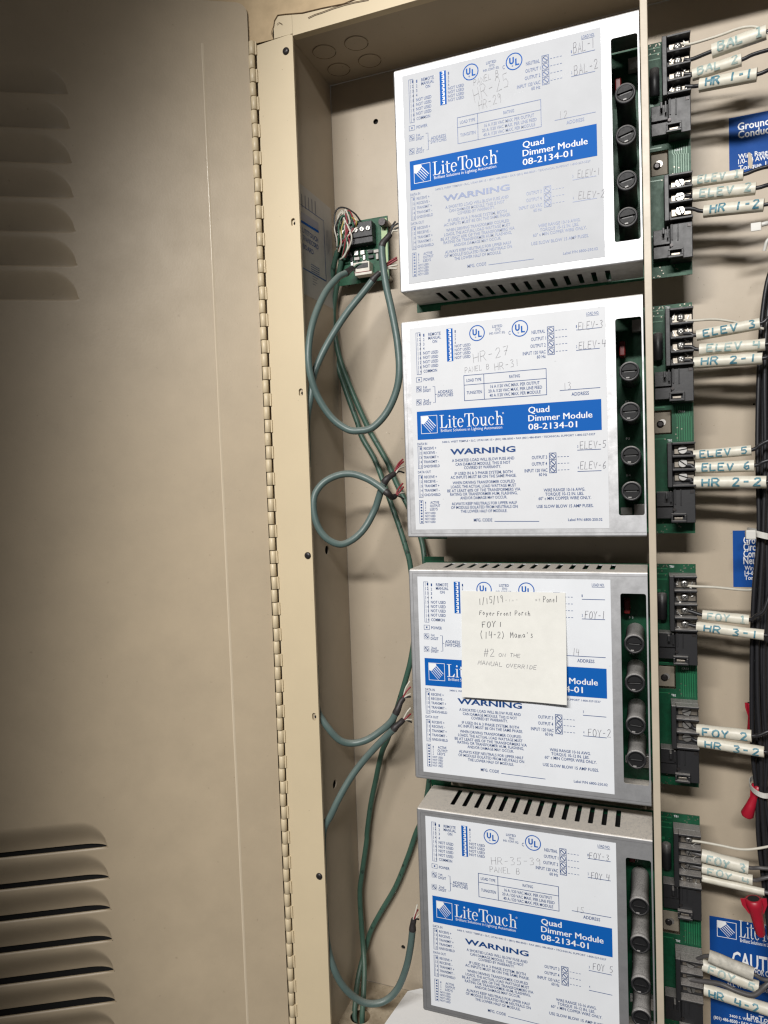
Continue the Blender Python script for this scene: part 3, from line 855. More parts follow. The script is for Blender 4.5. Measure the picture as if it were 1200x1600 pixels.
# blue band
def bold3(s_, xl, yl, xr, yr, cap):
    for q, dx in enumerate((-.7, 0, .7)):
        T('M', s_, xl + dx, yl, xr + dx, yr, cap, INK, (lambda a, b, q=q: (a, Y2 - .00003 * q, b)), 0.0)
bz1 = (pt('M', 148, 555)[1] + pt('M', 970, 493)[1]) / 2; bz0 = (pt('M', 150, 680)[1] + pt('M', 972, 632)[1]) / 2
bx0 = pt('M', 149, 617)[0]; bx1 = pt('M', 971, 562)[0]
rect(lb, bx0, bz0, bx1, bz1, BLUE, mp1)
a, b = pt('A', 98, 821), pt('A', 238, 962)
burst(lb, a[0], b[1], b[0], a[1], INK, mp2)
a, b = pt('A', 259, 924), pt('A', 801, 888)
serif_logo(lb, a[0], b[0], (a[1] + b[1]) / 2, 112 * KA, INK, mp2)
c = pt('A', 797, 793); ring(lb, c[0], c[1], .0009, .0009, .0003, .0003, 0, 360, INK, mp2, 10)
T('A', 'Brilliant Solutions in Lighting Automation', 268, 944, 790, 912, 24, INK, mp2, .0)
bold3('Quad', 645, 544, 738, 540, 26); bold3('Dimmer Module', 645, 580, 930, 566, 26); bold3('08-2134-01', 645, 620, 862, 608, 26)
T('M', '3400 S. WEST TEMPLE \u2022 SLC, UTAH 84115 \u2022 (801) 486-8500 \u2022 FAX (801) 486-8569 \u2022 TECHNICAL SUPPORT 1-800-527-5527', 260, 690, 943, 650, 8)
# data strips
T('B', 'DATA IN', 68, 76, 150, 73, 21)
for y0, tt, dx in ((97, 'IN', 0), (341, 'OUT', 6)):
    a, b = FR('B', 71 + dx, y0, 111 + dx, y0 + 188, .0004)
    for i in range(5):
        zc = a[1] + (b[1] - a[1]) * (i + .5) / 5
        text(lb, str(i + 1), a[0] + .0026, a[0] + .0040, zc, .0025, NAVY, mp1)
        line(lb, (a[0] + .0014, zc + .002), (a[0] + .0014, zc - .002), .0003, NAVY, mp1)
    for i, s in enumerate(('RECEIVE +', 'RECEIVE -', 'TRANSMIT +', 'TRANSMIT -', 'GND/SHIELD')):
        T('B', s, 121 + dx, y0 + 15 + i * 38, (228, 232, 248, 250, 258)[i] + dx, y0 + 13 + i * 38, 22)
T('B', 'DATA OUT', 72, 315, 182, 312, 21)
a, b = FR('B', 83, 557, 122, 751, .0004)
for i in range(8):
    zc = a[1] + (b[1] - a[1]) * (i + .5) / 8
    rect(lb, a[0] + .0014, zc - .0008, a[0] + .0032, zc + .0008, NAVY, mp1)
for i in range(4): T('B', str(i + 1), 134, 575 + i * 22, 141, 575 + i * 22, 16)
T('B', 'ACTIVE', 178, 574, 252, 572, 22); T('B', 'OUTPUT', 175, 603, 262, 600, 22); T('B', "LED'S", 175, 631, 240, 629, 22)
for i in range(4): T('B', 'NOT USED', 133, 664 + i * 25, 222, 663 + i * 25, 18)
T('B', 'WARNING', 346, 141, 903, 119, 46, NAVY, mp1, .03)
for s, xl, xr, yl, yr in (
 ('A SHORTED LOAD WILL BLOW FUSE AND', 362, 893, 217, 193), ('CAN DAMAGE MODULE. THIS IS NOT', 392, 860, 247, 232), ('COVERED BY WARRANTY.', 465, 780, 275, 268),
 ('IF USED IN A 3 PHASE SYSTEM, BOTH', 385, 877, 325, 312), ('AC INPUTS MUST BE ON THE SAME PHASE.', 350, 910, 360, 342),
 ('WHEN DRIVING TRANSFORMER COUPLED', 368, 897, 407, 390), ('LOADS, THE ACTUAL LOAD WATTAGE MUST', 353, 908, 440, 425), ('BE AT LEAST 60% OF THE TRANSFORMERS V/A', 323, 945, 475, 458),
 ('RATING OR TRANSFORMER HUM, FLASHING,', 347, 920, 503, 493), ('AND/OR DAMAGE MAY OCCUR.', 433, 832, 535, 527),
 ('ALWAYS KEEP NEUTRALS FOR UPPER HALF', 360, 915, 583, 575), ('OF MODULE ISOLATED FROM NEUTRALS ON', 355, 922, 615, 608), ('THE LOWER HALF OF MODULE.', 437, 832, 648, 643)):
    T('B', s, xl, yl, xr, yr, 24)
T('B', 'MFG. CODE', 548, 724, 705, 721, 26)
line(lb, pt('B', 725, 734), pt('B', 1105, 734), .0006, NAVY, mp1)
for y0, n, x0 in ((174, 4, 728), (737, 3, 737)):
    H = 122 if n == 4 else 87
    a, b = FR('M', x0 + 1, y0, x0 + 33, y0 + H, .0006)
    for i in range(n):
        z0_ = a[1] + (b[1] - a[1]) * (i + .5) / n
        ring(lb, (a[0] + b[0]) / 2, z0_, .0029, .0029, .0005, .0005, 0, 360, NAVY, mp1, 16)
        line(lb, ((a[0] + b[0]) / 2 - .002, z0_ + .002), ((a[0] + b[0]) / 2 + .002, z0_ - .002), .0009, NAVY, mp1)
        if i: line(lb, (a[0], z0_ - (b[1] - a[1]) / n / 2), (b[0], z0_ - (b[1] - a[1]) / n / 2), .0005, NAVY, mp1)
        for k in range(4):
            xx = b[0] + .0014 + k * .0031
            line(lb, (xx, z0_ - .0008), (xx + .0019, z0_ - .0008), .0005, NAVY, mp1)
T('M', 'LOAD NO.', 903, 115, 960, 110, 12); line(lb, pt('M', 903, 126), (pt('M', 960, 122)[0], pt('M', 903, 126)[1]), .0004, NAVY, mp1)
def hline(x0, y0, x1, w=.0006):
    a = pt('M', x0, y0); line(lb, a, (pt('M', x1, y0)[0], a[1]), w, NAVY, mp1)
hline(858, 188, 963); hline(858, 279, 963); hline(785, 458, 966); hline(863, 724, 969); hline(864, 819, 971)
for i, (x, y) in enumerate(((857, 172), (858, 262), (863, 708), (865, 802))): T('M', str(i + 1), x, y, x + 4, y, 11)
T('M', 'ADDRESS', 837, 474, 915, 469, 14)
for s, xl, xr, yl, yr in (('OUTPUT 3', 660, 728, 758, 754), ('OUTPUT 4', 660, 728, 787, 783), ('INPUT 120 VAC', 628, 730, 818, 811), ('60 Hz', 692, 728, 833, 831)): T('M', s, xl, yl, xr, yr, 14)
for s, xl, xr, yl, yr in (('WIRE RANGE 10-16 AWG.', 713, 898, 903, 897), ('TORQUE 10-12 IN. LBS.', 720, 892, 920, 917), ('60\u00b0 c MIN COPPER WIRE ONLY.', 690, 925, 939, 936), ('USE SLOW BLOW 15 AMP FUSES.', 682, 935, 975, 971)): T('M', s, xl, yl, xr, yr, 13)
T('M', 'Label P/N 6800-250.02', 822, 1035, 975, 1032, 11)
LABEL = lb.mesh('label')

# board behind the cover
pb = MB()
NOT_ = [(0.2425, -0.1235), (0.2600, -0.1235), (0.2600, -0.0985), (0.2425, -0.0985)]
pb.plate([(-0.012, -0.2315), (0.016, -0.2315), (0.016, -0.2262), (0.2807, -0.2262), (0.2807, 0.0085), (0.012, 0.0085), (0.012, 0.0145), (-0.012, 0.0145)], [NOT_], .0016, PCB, lambda a, b, t: (a, .064 + t, b))
for zz in (.0035, -.002, -.0075, -.128, -.1835, -.0955): line(pb, (0.2425, zz), (0.2535, zz), .0011, TRACE, lambda a, b: (a, .0638, b))
mpb = lambda a, b: (a, .0637, b)
for k in range(7): rect(pb, .2432 + .0015 * (k % 2), -.018 - .0055 * k, .2465, -.021 - .0055 * k, TRACE, mpb)
for k in range(46):
    sx = random.choice((random.uniform(.2435, .2535), random.uniform(.262, .279))); sz = random.choice((random.uniform(-.131, -.095), random.uniform(-.2255, -.213), random.uniform(.0005, .0075), random.uniform(-.055, -.001)))
    if .2420 < sx < .2605 and -.125 < sz < -.097: continue
    ring(pb, sx, sz, .00065, .00065, .0004, .0004, 0, 360, BRASS, lambda a, b: (a, .06375, b), 8)
for k in range(7):
    xx = .2635 + k * .0022
    ribbon(pb, [(xx, -.0955), (xx, -.103 - .0006 * k), (xx + .0016, -.106), (xx + .0016, -.131)], .0007, TRACE, lambda a, b: (a, .06378, b))
text(pb, 'TB1', .2555, .2600, .0058, .0022, INK, mpb); text(pb, 'TB2', .2555, .2600, -.1300, .0022, INK, mpb)
text(pb, 'CR13', .2660, .2725, -.1010, .002, INK, mpb)
for k in range(5): text(pb, 'F%d' % (k + 1), .2150, .2190, -.049 - .0385 * k, .0024, INK, mpb)
for sx, sz in ((.0, .0), (.0, -.215), (.251, -.111), (.225, -.005)):
    pb.cyl((sx, .0657, sz), (sx, YB - .0003, sz), .0035, STUD, 12)
PCBM = pb.mesh('circuit_board')
# terminal block
def tblock(zs_, ztop, zbot):
    t = MB()
    t.box((.2547, .0500, zbot), (.2806, .0638, ztop), BLACK, .0005)
    t.box((.2547, .0385, zbot), (.2592, .0499, ztop), BLACK, .0006)
    bs = [ztop - .0012] + [(zs_[i] + zs_[i + 1]) / 2 for i in range(len(zs_) - 1)] + [zbot + .0012]
    for b_ in bs: t.box((.2593, .0385, b_ - .0011), (.2806, .0499, b_ + .0011), BLACK, .0005)
    for z_ in zs_: t.box((.2612, .0478, z_ - .0042), (.2796, .0499, z_ + .0042), BRASS, .0004)
    return t.mesh('terminal_block')
TS1 = [-.0092, -.0230, -.0367, -.0505]; TS2 = [-.1405, -.1540, -.1675]
TB1 = tblock(TS1, -.0005, -.0572); TB2 = tblock(TS2, -.1332, -.1780)
def screw_mesh(flat):
    t = MB()
    if flat:
        t.lathe((0, 0, 0), (0, -1, 0), [(0, .0044), (.0020, .0044), (.0026, .0040)], CHROME, 18)
        line(t, (-.0040, .0020), (.0040, -.0020), .0011, HOLE, lambda x, z: (x, -.00275, z))
    else:
        t.lathe((0, 0, 0), (0, -1, 0), [(0, .0042), (.0014, .0042), (.0024, .0034), (.0029, .0018)], CHROME, 6)
        for a in (20, 110):
            c, s_ = math.cos(math.radians(a)), math.sin(math.radians(a))
            line(t, (-c * .0022, -s_ * .0022), (c * .0022, s_ * .0022), .0008, HOLE, lambda x, z: (x, -.0031, z))
        for sx in (-1, 1):
            t.box((sx * .0066 - .0012, -.0016, -.0034), (sx * .0066 + .0012, .0, -.0022), CHROME, .0003)
            t.box((sx * .0066 - .0005, -.0012, -.0022), (sx * .0066 + .0005, .0, .0036), CHROME, .0002)
    return t.mesh('terminal_screw')
SCA, SCB = screw_mesh(False), screw_mesh(True)
# relay / connector housing below a terminal block, z measured from its top
def housing(h):
    t = MB()
    t.box((.2598, .0450, -h), (.2803, .0637, 0), BLACK, .0006)
    t.box((.2440, .0490, -.0185), (.2597, .0637, -.0035), BLACK, .0005)
    t.box((.2440, .0520, -h + .004), (.2597, .0637, -.0190), BLACK, .0005)
    t.box((.2568, .0430, -.0140), (.2582, .0489, -.0030), BLACK, .0003)
    t.box((.2608, .0438, -.0165), (.2622, .0449, -.0010), BLACK, .0003)
    t.box((.2662, .0440, -.0175), (.2674, .0449, -.0015), BLACK, .0003)
    t.box((.2575, .0405, -.0345), (.2715, .0449, -.0325), BLACK, .0003)
    t.box((.2575, .0405, -.0275), (.2715, .0449, -.0255), BLACK, .0003)
    t.box((.2575, .0405, -.0324), (.2592, .0449, -.0276), BLACK, .0003)
    t.box((.2698, .0405, -.0324), (.2715, .0449, -.0276), BLACK, .0003)
    t.box((.2605, .0432, -.0318), (.2685, .0442, -.0296), BRASS, .0003)
    t.cyl((.2608, .0436, -.0215), (.2608, .0449, -.0215), .0016, SCREWB, 12)
    t.box((.2755, .0444, -.0055), (.2790, .0449, -.0022), SCREWB, .0002)
    t.box((.2525, .0400, -.0105), (.2545, .0489, -.0045), BLACK, .0003)
    return t.mesh('relay_socket')
HOUS = housing(.0352)
# fuse holders
fb = MB()
fb.lathe((0, .0635, 0), (0, -1, 0), [(0, .0093), (.042, .0088), (.0425, .0090), (.0545, .0090)], FUSE, 24)
fb.lathe((0, .0090, 0), (0, -1, 0), [(0, .0090), (.0012, .0096), (.0044, .0096), (.0052, .0090), (.0052, .0074), (.0030, .0072)], FUSE, 28)
FBM = fb.mesh('fuse_holder')
fc = MB()
fc.cyl((0, .0064, 0), (0, .0052, 0), .0071, CAPM, 24)
for sgn in (1, -1):
    arc = [(math.cos(math.radians(a)) * .0070, sgn * math.sin(math.radians(a)) * .0070) for a in range(10, 171, 10)]
    arc = [(x, z) for x, z in arc]
    fc.plate(arc if sgn > 0 else arc[::-1], [], .0021, CAPM, lambda a, b, t: (a, .0028 + t, b))
fc.box((-.0050, .0048, -.0004), (.0050, .0053, .0004), mat('fuse_slot_wear', (0.12, 0.12, 0.12), .5))
fc.box((-.0030, .0026, -.0066), (.0000, .0031, -.0054), mat('fuse_notch', (0.30, 0.29, 0.28), .45))
FCM = fc.mesh('fuse_cap')
ind = MB()
ind.lathe((.2478, .0560, -.0205), (0, 0, -1), [(0, .0030), (.001, .0046), (.027, .0046), (.028, .0030)], BLACK, 16)
INDM = ind.mesh('choke')
cp = MB()
cp.box((.2105, .0450, -.0420), (.2165, .0637, -.0270), REDC, .0012)
CPM = cp.mesh('capacitor')
GPS = []
for a_, b_, m_ in (((.2230, .0560, -.0165), (.2330, .0637, -.0045), mat('grey_part', (0.30, 0.29, 0.28), .4)),
                   ((.2085, .0600, -.2060), (.2200, .0637, -.1985), mat('pale_part', (0.42, 0.43, 0.41), .5)),
                   ((.2220, .0560, -.2080), (.2345, .0637, -.1950), mat('grey_part2', (0.36, 0.35, 0.34), .4, metal=.5)),
                   ((.0100, .0150, -.2150), (.2020, .0630, -.0010), DARK)):  # black block added inside the cover so its slots look dark
    gp = MB(); gp.box(a_, b_, m_, .0005); GPS.append(gp.mesh('component_or_dark_fill'))
DCS = []
for z0_ in (-.138, -.175):
    dc = MB()
    dc.box((-.0170, .0400, z0_ - .012), (-.0112, .0560, z0_ + .010), CONN, .0006)
    for k in range(5): dc.box((-.0192, .0440, z0_ - .0095 + k * .0042), (-.0169, .0520, z0_ - .0070 + k * .0042), CONN, .0003)
    DCS.append(dc.mesh('data_connector'))
mo = MB()
mo.box((.2435, .0668, -.122), (.2590, .0700, -.1005), mat('bracket_enamel', (0.27, 0.235, 0.185), .5, noise=.2, spec=.2), .0006)
mo.lathe((.2490, .0667, -.1125), (0, -1, 0), [(0, .0036), (.0012, .0036), (.0020, .0022)], SCREWB, 12)
MOM = mo.mesh('mounting_bracket')

names = ['topmost', 'second', 'third', 'bottom']
mlabels = ['topmost silver dimmer module, pencilled HR-25 and loads BAL-1, BAL-2, ELEV-1, ELEV-2',
           'silver dimmer module pencilled HR-27 and HR-31 with loads ELEV-3 to ELEV-6',
           'silver dimmer module with a paper note stuck on its face, loads FOY-1 and FOY-2',
           'lowest silver dimmer module, pencilled HR-35-39, its dusty slotted top showing']
HW = [
 [('PANEL B', 'P', (402, 383), (512, 340), 26), ('HR-25', 'P', (405, 455), (560, 385), 58), ('HR-29', 'P', (425, 492), (525, 455), 40), ('BAL-1', 'I', (846, 240), (942, 212), 42), ('BAL-2', 'I', (850, 337), (955, 305), 40), ('12', 'P', (782, 535), (818, 525), 34), ('ELEV-1', 'I', (865, 795), (965, 778), 30), ('ELEV-2', 'I', (868, 890), (982, 880), 30)],
 [('HR-27', 'P', (400, 335), (555, 298), 44), ('PANEL B', 'P', (362, 380), (470, 360), 24), ('HR-31', 'P', (495, 370), (605, 345), 32), ('ELEV-3', 'I', (868, 188), (975, 178), 32), ('ELEV-4', 'I', (870, 275), (988, 262), 32), ('13', 'P', (803, 455), (835, 450), 32), ('ELEV-5', 'I', (876, 720), (990, 712), 32), ('ELEV-6', 'I', (876, 808), (990, 805), 32)],
 [('FOY-1', 'I', (840, 332), (930, 336), 34), ('14', 'P', (785, 497), (812, 500), 34), ('FOY-2', 'I', (855, 858), (955, 862), 34)],
 [('HR-35-39', 'P', (395, 430), (615, 432), 36), ('PANEL B', 'P', (388, 462), (520, 474), 28), ('FOY-3', 'I', (832, 403), (918, 412), 27), ('FOY 4', 'I', (840, 492), (920, 504), 30), ('15', 'P', (772, 642), (805, 648), 28), ('FOY 5', 'I', (848, 900), (935, 914), 32)]]
ZF = [lambda x, y: at(600 + x / 2.857, y / 2.857, 0), zM, lambda x, y: at(620 + x / 2.857, 850 + y / 2.857, 0), lambda x, y: at(630 + x / 2.857, 1200 + y / 2.857, 0)]
GREYPEN = mat('grey_pen', (0.17, 0.17, 0.20), 0.45)
FUZ = [-.0640, -.1030, -.1455, -.1800]
cvm = cv.mesh('cover')
fuse_rot = [[10, 15, 12, 5], [0, 0, 0, 0], [-3, 2, -5, 0], [0, 0, 0, -8]]
def dup(o, parent, locn=None):
    c = o.copy(); COL.objects.link(c); c.parent = parent
    if locn is not None: c.location = locn
    return c
first = None
LABEL_TONE = [mat('label_grey', (0.55, 0.565, 0.59), 0.6, noise=0.06, nscale=22, spec=0.06, speck=((0.4, 0.4, 0.4), 210, 0.72, 0.35)), mat('label_light_grey', (0.69, 0.705, 0.73), 0.6, noise=0.05, nscale=22, spec=0.06, speck=((0.4, 0.4, 0.4), 210, 0.72, 0.35)), WHITE, WHITE]  # label tone per module, greyer on the upper two
for i in range(4):
    root = thing('dimmer_module', mlabels[i], 'dimmer module', (MX[i], 0, MZ[i]), 'dimmer modules stacked in the cabinet')
    if i == 0:
        part('cover', cvm, root, True)
        part('circuit_board', PCBM, root, True)
        part('choke', INDM, root, True); part('capacitor', CPM, root, True); [part('component_or_dark_fill', q, root, True) for q in GPS]; [part('data_connector', q, root, True) for q in DCS]; part('mounting_bracket', MOM, root, True)
        part('relay_socket', HOUS, root, True).location = (0, 0, -.0574); part('relay_socket', HOUS, root, True).location = (0, 0, -.1790)
        for me, zs_, sm in ((TB1, TS1, SCA), (TB2, TS2, SCB)):
            tb = part('terminal_block', me, root, True)
            for k, z_ in enumerate(zs_):
                s_ = part('terminal_screw', sm, tb, True); s_.location = (.2692, .0477, z_); s_.rotation_euler = (0, random.uniform(-.9, .9), 0)
        for k in range(4):
            f = part('fuse_holder', FBM, root, True); f.location = (.2210, 0, FUZ[k])
            c = part('fuse_cap', FCM, f, True); c.rotation_euler = (0, -math.radians(fuse_rot[0][k]), 0)
        first = root
        kids = list(root.children)
    else:
        nf = 0
        for ch in kids:
            c = dup(ch, root)
            for g in ch.children:
                d = dup(g, c)
                if 'fuse_cap' in d.name:
                    d.rotation_euler = (0, -math.radians(fuse_rot[i][nf]), 0); nf += 1
                if 'terminal_screw' in d.name: d.rotation_euler = (0, random.uniform(-.9, .9), 0)
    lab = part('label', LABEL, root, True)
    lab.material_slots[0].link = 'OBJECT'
    lab.material_slots[0].material = LABEL_TONE[i]
    for s, kind, a, b, cap in HW[i]:
        hb = MB()
        A, B = ZF[i](*a), ZF[i](*b)
        k = KM if True else 0
        hand(hb, s, (A.x - MX[i], A.z - MZ[i]), (B.x - MX[i], B.z - MZ[i]), cap * k * .95, .00042 if kind == 'P' else .00050, PENCIL if kind == 'P' else GREYPEN, mp2, .22)
        part('handwriting', hb, lab, True)

# ================================================================ STICKY NOTE
nb = MB()
nx0, nx1, nz1, nz0 = 0.0478, 0.1555, -0.5440, -0.6562
def ny(x, z):
    t = (nz1 - z) / (nz1 - nz0); s = (x - nx0) / (nx1 - nx0)
    return -.0012 - .0075 * max(0, t - .12) ** 1.7 - .0030 * t * (s - .35) ** 2 * 2 - .0003 * math.sin(9 * s + 5 * t)
NN = 24
def nxy(s, t):
    x = nx0 + (nx1 - nx0) * s - .0012 * t * (1 - s); z = nz1 + (nz0 - nz1) * t + .0008 * s
    return (x, ny(x, z), z)
V = [nxy(a / NN, b / NN) for b in range(NN + 1) for a in range(NN + 1)]
F = [(b * (NN + 1) + a, b * (NN + 1) + a + 1, (b + 1) * (NN + 1) + a + 1, (b + 1) * (NN + 1) + a) for b in range(NN) for a in range(NN)]
nb.faces(V, F, PAPER, True)
nb.faces([(x, y + .00025, z) for x, y, z in V], [f[::-1] for f in F], PAPER, True)
for b in range(NN):
    for q in (b * (NN + 1), b * (NN + 1) + NN):
        p0, p1 = V[q], V[q + NN + 1]
        nb.poly([p0, p1, (p1[0], p1[1] + .00025, p1[2]), (p0[0], p0[1] + .00025, p0[2])], PAPER)
    p0, p1 = V[NN * (NN + 1) + b], V[NN * (NN + 1) + b + 1]
    nb.poly([p0, p1, (p1[0], p1[1] + .00025, p1[2]), (p0[0], p0[1] + .00025, p0[2])], PAPER)
note = solo('sticky_note', nb, 'square cream paper note with handwriting, stuck to the third module', 'note')
zN = lambda x, y: at(720 + x / 6.667, 880 + y / 6.667, -.003)
mpn = lambda a, b: (a, ny(a, b) - .00025, b)
KN = 1 / (6.667 * 1500)
for s, a, b, cap, w, m_ in (('1/15/19', (185, 432), (440, 410), 68, .00055, PEN), ('-In-', (455, 402), (590, 398), 26, .0003, PENCIL), ('at', (770, 398), (830, 396), 30, .0003, PENCIL), ('Panel', (858, 408), (1008, 412), 62, .00055, PEN),
    ('Foyer', (190, 540), (350, 548), 50, .0006, PEN), ('Front', (378, 550), (525, 548), 50, .0006, PEN), ('Porch', (562, 548), (722, 548), 54, .0006, PEN), ('FOY', (222, 672), (355, 668), 58, .0007, PEN), ('1', (402, 668), (420, 668), 58, .0007, PEN),
    ('(14-2)', (205, 785), (455, 780), 70, .0006, PEN), ("Mama's", (515, 780), (755, 778), 62, .0006, PEN), ('#2', (240, 972), (350, 975), 76, .00045, GREYPEN), ('ON', (395, 972), (465, 974), 34, .00045, GREYPEN), ('THE', (512, 974), (620, 982), 36, .00045, GREYPEN),
    ('MANUAL', (180, 1052), (435, 1072), 46, .00045, GREYPEN), ('OVERRIDE', (475, 1080), (790, 1105), 40, .00045, GREYPEN)):
    A, B = zN(*a), zN(*b)
    hb = MB()
    hand(hb, s, (A.x, A.z), (B.x, B.z), cap * KN, w * .9, m_, mpn, .32, .002)
    part('handwriting', hb, note)

# ================================================================ PAPER SHEET on the cabinet floor
pp = MB()
P0 = [at_z(598, 1625, FLOOR + .004), at_z(640, 1551, FLOOR + .012), at_z(662, 1549, FLOOR + .014), at_z(760, 1560, FLOOR + .014)]
a, b = P0[0], P0[1]
q = [Vector((-0.083, .010, FLOOR + .002)), Vector((-0.0655, .1010, FLOOR + .008)), Vector((-0.050, .1085, FLOOR + .010)), Vector((0.12, .1085, FLOOR + .006)), Vector((0.12, .010, FLOOR + .002))]
pp.poly(q, SHEET); pp.poly([v - Vector((0, 0, .0004)) for v in q][::-1], SHEET)
for i in range(5):
    j = (i + 1) % 5
    pp.poly([q[i], q[j], q[j] - Vector((0, 0, .0004)), q[i] - Vector((0, 0, .0004))], SHEET)
solo('paper_sheet', pp, 'white sheet of paper lying on the cabinet floor under the lowest module', 'paper')

# ================================================================ TRANSCEIVER BOARD
bd = thing('transceiver_board', 'small green circuit board with screw terminals on the back panel beside the topmost module', 'circuit board', (-0.09, YB, -.179))
BY = .094
mb = MB()
A, B = Vector((-0.1225, 0, -0.1795)), Vector((-0.0555, 0, -0.1035))
def bz(u, v, y): return at(510 + u / 9.23, 310 + v / 9.23, y)
mb.box((A.x, BY, A.z), (B.x, BY + .0016, B.z), PCB)
for k in range(26):
    x = random.uniform(-.100, -.066); z = random.uniform(-.150, -.134)
    rect(mb, x, z, x + random.uniform(.001, .004), z + .0007, TRACE if k % 2 else GREYL, lambda a, b: (a, BY - .0002, b))
rect(mb, -.0640, -.176, -.0565, -.106, mat('bare_board', (0.30, 0.42, 0.20), .4), lambda a, b: (a, BY - .0002, b))
for sx, sz in ((-.060, -.108), (-.060, -.175), (-.118, -.175)): mb.cyl((sx, BY + .002, sz), (sx, YB - .0003, sz), .003, STUD, 10)
part('circuit_board', mb, bd)
mb = MB()
mb.box((-.1200, BY - .014, -.1290), (-.0710, BY - .0002, -.1110), BLACK, .0008)
mb.box((-.1200, BY - .0125, -.1360), (-.0710, BY - .0002, -.1292), BLACK, .0006)
tb = part('terminal_block', mb, bd)
for k in range(6):
    mb = MB()
    x = -.0755 - k * .0080
    mb.lathe((x, BY - .0141, -.1200), (0, -1, 0), [(0, .0030), (.0008, .0030), (.0013, .0026)], CHROME, 16)
    line(mb, (x - .0012, -.1225), (x + .0010, -.1178), .0008, HOLE, lambda a, b: (a, BY - .0156, b))
    part('terminal_screw', mb, tb)
mb = MB()
c = bz(815, 350, BY - .006)
mb.lathe((c.x, BY - .0002, c.z), (0, -1, 0), [(0, .0050), (.008, .0050), (.010, .0044)], SCREWB, 18)
part('board_screw', mb, bd)
for k in range(13):
    mb = MB()
    x = -.104 + (k % 5) * .0085 + random.uniform(-.001, .001); z = -.1440 - (k // 5) * .0060 + random.uniform(-.001, .001)
    w, h, d = random.choice(((.0016, .0034, .003), (.0034, .0018, .003), (.0026, .0026, .005)))
    mb.box((x - w, BY - d, z - h), (x + w, BY - .0002, z + h), random.choice((BLACK, BLACK, CHROME, GREYL)), .0003)
    part('component_or_dark_fill', mb, bd)
mb = MB()
c0, c1 = bz(395, 1040, BY - .012), bz(620, 900, BY - .012)
mb.box((c0.x, BY - .013, c0.z - .004), (c1.x, BY - .0002, c1.z), CONN, .0006)
mb.box((c0.x + .004, BY - .0135, c0.z + .001), (c1.x - .0015, BY - .0129, c1.z - .0018), BLACK, .0003)
mb.box((c0.x + .003, BY - .016, c0.z - .008), (c1.x + .004, BY - .004, c0.z - .0045), CONN, .0006)
mb.box((c0.x + .004, BY - .0165, c0.z - .0048), (c1.x + .003, BY - .005, c0.z - .0040), WRED, .0003)
part('data_connector', mb, bd)

# ================================================================ CABLES
def pts(lst, f): return [at(*f(u, v), y) for u, v, y in lst]
z2 = lambda x, y: (440 + x / 3.7227, 270 + y / 3.7209)
z3 = lambda x, y: (460 + x / 5.4545, 680 + y / 5.4545)
z4 = lambda x, y: (460 + x / 5.4545, 1020 + y / 5.4545)
z5 = lambda x, y: (420 + x / 4.2857, 1280 + y / 4.2857)
zt = lambda u, v: (510 + u / 9.23, 310 + v / 9.23)
def cable(name, label, mats, r, path, group=None, shrinks=(), conductors=(), jw=10):
    mb = MB(); mb.tube(path, r, mats, jw, 8)
    o = solo(name, mb, label, 'cable', group)
    for sp_ in shrinks:
        mb = MB(); mb.tube(sp_, r * .86, SHRINK, 10, 6, rr=lambda t: 1.22 - .35 * t + .05 * math.sin(t * 9))
        part('shrink_sleeve', mb, o)
    for col, cp_ in conductors:
        mb = MB(); mb.tube(cp_, .00105, col, 6, 6)
        part('conductor', mb, o)
    return o
def fan(start, ends, cols, mid_y, r=.001):
    out = []
    for (u, v, y), c in zip(ends, cols):
        e = at(u, v, y); s_ = start + Vector((random.uniform(-r, r), random.uniform(-r, r), random.uniform(-r, r)))
        md = s_.lerp(e, .5) + Vector((random.uniform(-.001, .001), -mid_y, random.uniform(.0005, .0025)))
        out.append((c, [s_, md, e]))
    return out
G = 'grey-green data cables looping at the left of the modules'
# loop from the transceiver connector down and round to the top module
p = pts([(372, 585, .066), (325, 612, .055), (250, 705, .036), (185, 860, .014), (157, 1020, .004), (165, 1160, .003), (210, 1300, .008), (290, 1422, .014), (380, 1490, .018), (450, 1500, .020), (530, 1480, .024), (610, 1395, .028), (665, 1275, .030), (685, 1150, .030), (673, 980, .032), (640, 800, .036), (607, 650, .040), (587, 500, .043), (583, 425, .045)], z2)
c1 = [p[-1] - (p[-2] - p[-1]).normalized() * -.001, *pts([(592, 405, .045), (615, 378, .047), (632, 358, .049)], z2)]
c0 = [p[0], *pts([(392, 568, .072), (412, 552, .078)], z2)]
e0 = c0[-1]; e1 = c1[-1]
cable('data_cable', 'grey-green cable hanging in the largest loop under the small circuit board', CABLE, .0041, p, G, (c1, c0),
      fan(e1, [(618, 346, .05), (622, 349, .05), (624, 355, .05), (621, 361, .05)], (WBLACK, WBLACK, WBLACK, WWHITE), .001) + fan(e0, [zt(470, 945) + (.083,), zt(520, 950) + (.083,), zt(560, 945) + (.083,)], (WWHITE, WBLACK, WGREEN), .001))
# the second, straight into the trim
p = pts([(528, 628, .050), (480, 690, .047), (380, 815, .038), (290, 955, .028), (222, 1085, .020), (186, 1185, .015), (170, 1300, .011)], z2) + [Vector((-.1320, .0100, at(483, 655, .01).z)), Vector((-.1335, .0105, at(480, 700, .01).z)), Vector((-.1338, .0105, at(480, 730, .01).z))]
s_ = [p[0], *pts([(545, 605, .050), (572, 580, .052)], z2)]
cable('data_cable', 'grey-green cable running diagonally from the topmost module down behind the frame', CABLE, .0041, p, G, (s_,),
      fan(s_[-1], [zt(1020, 850) + (.05,), zt(1025, 880) + (.05,), zt(1025, 960) + (.05,), zt(1020, 1010) + (.05,)], (WRED, WRED, WWHITE, WWHITE), .002))
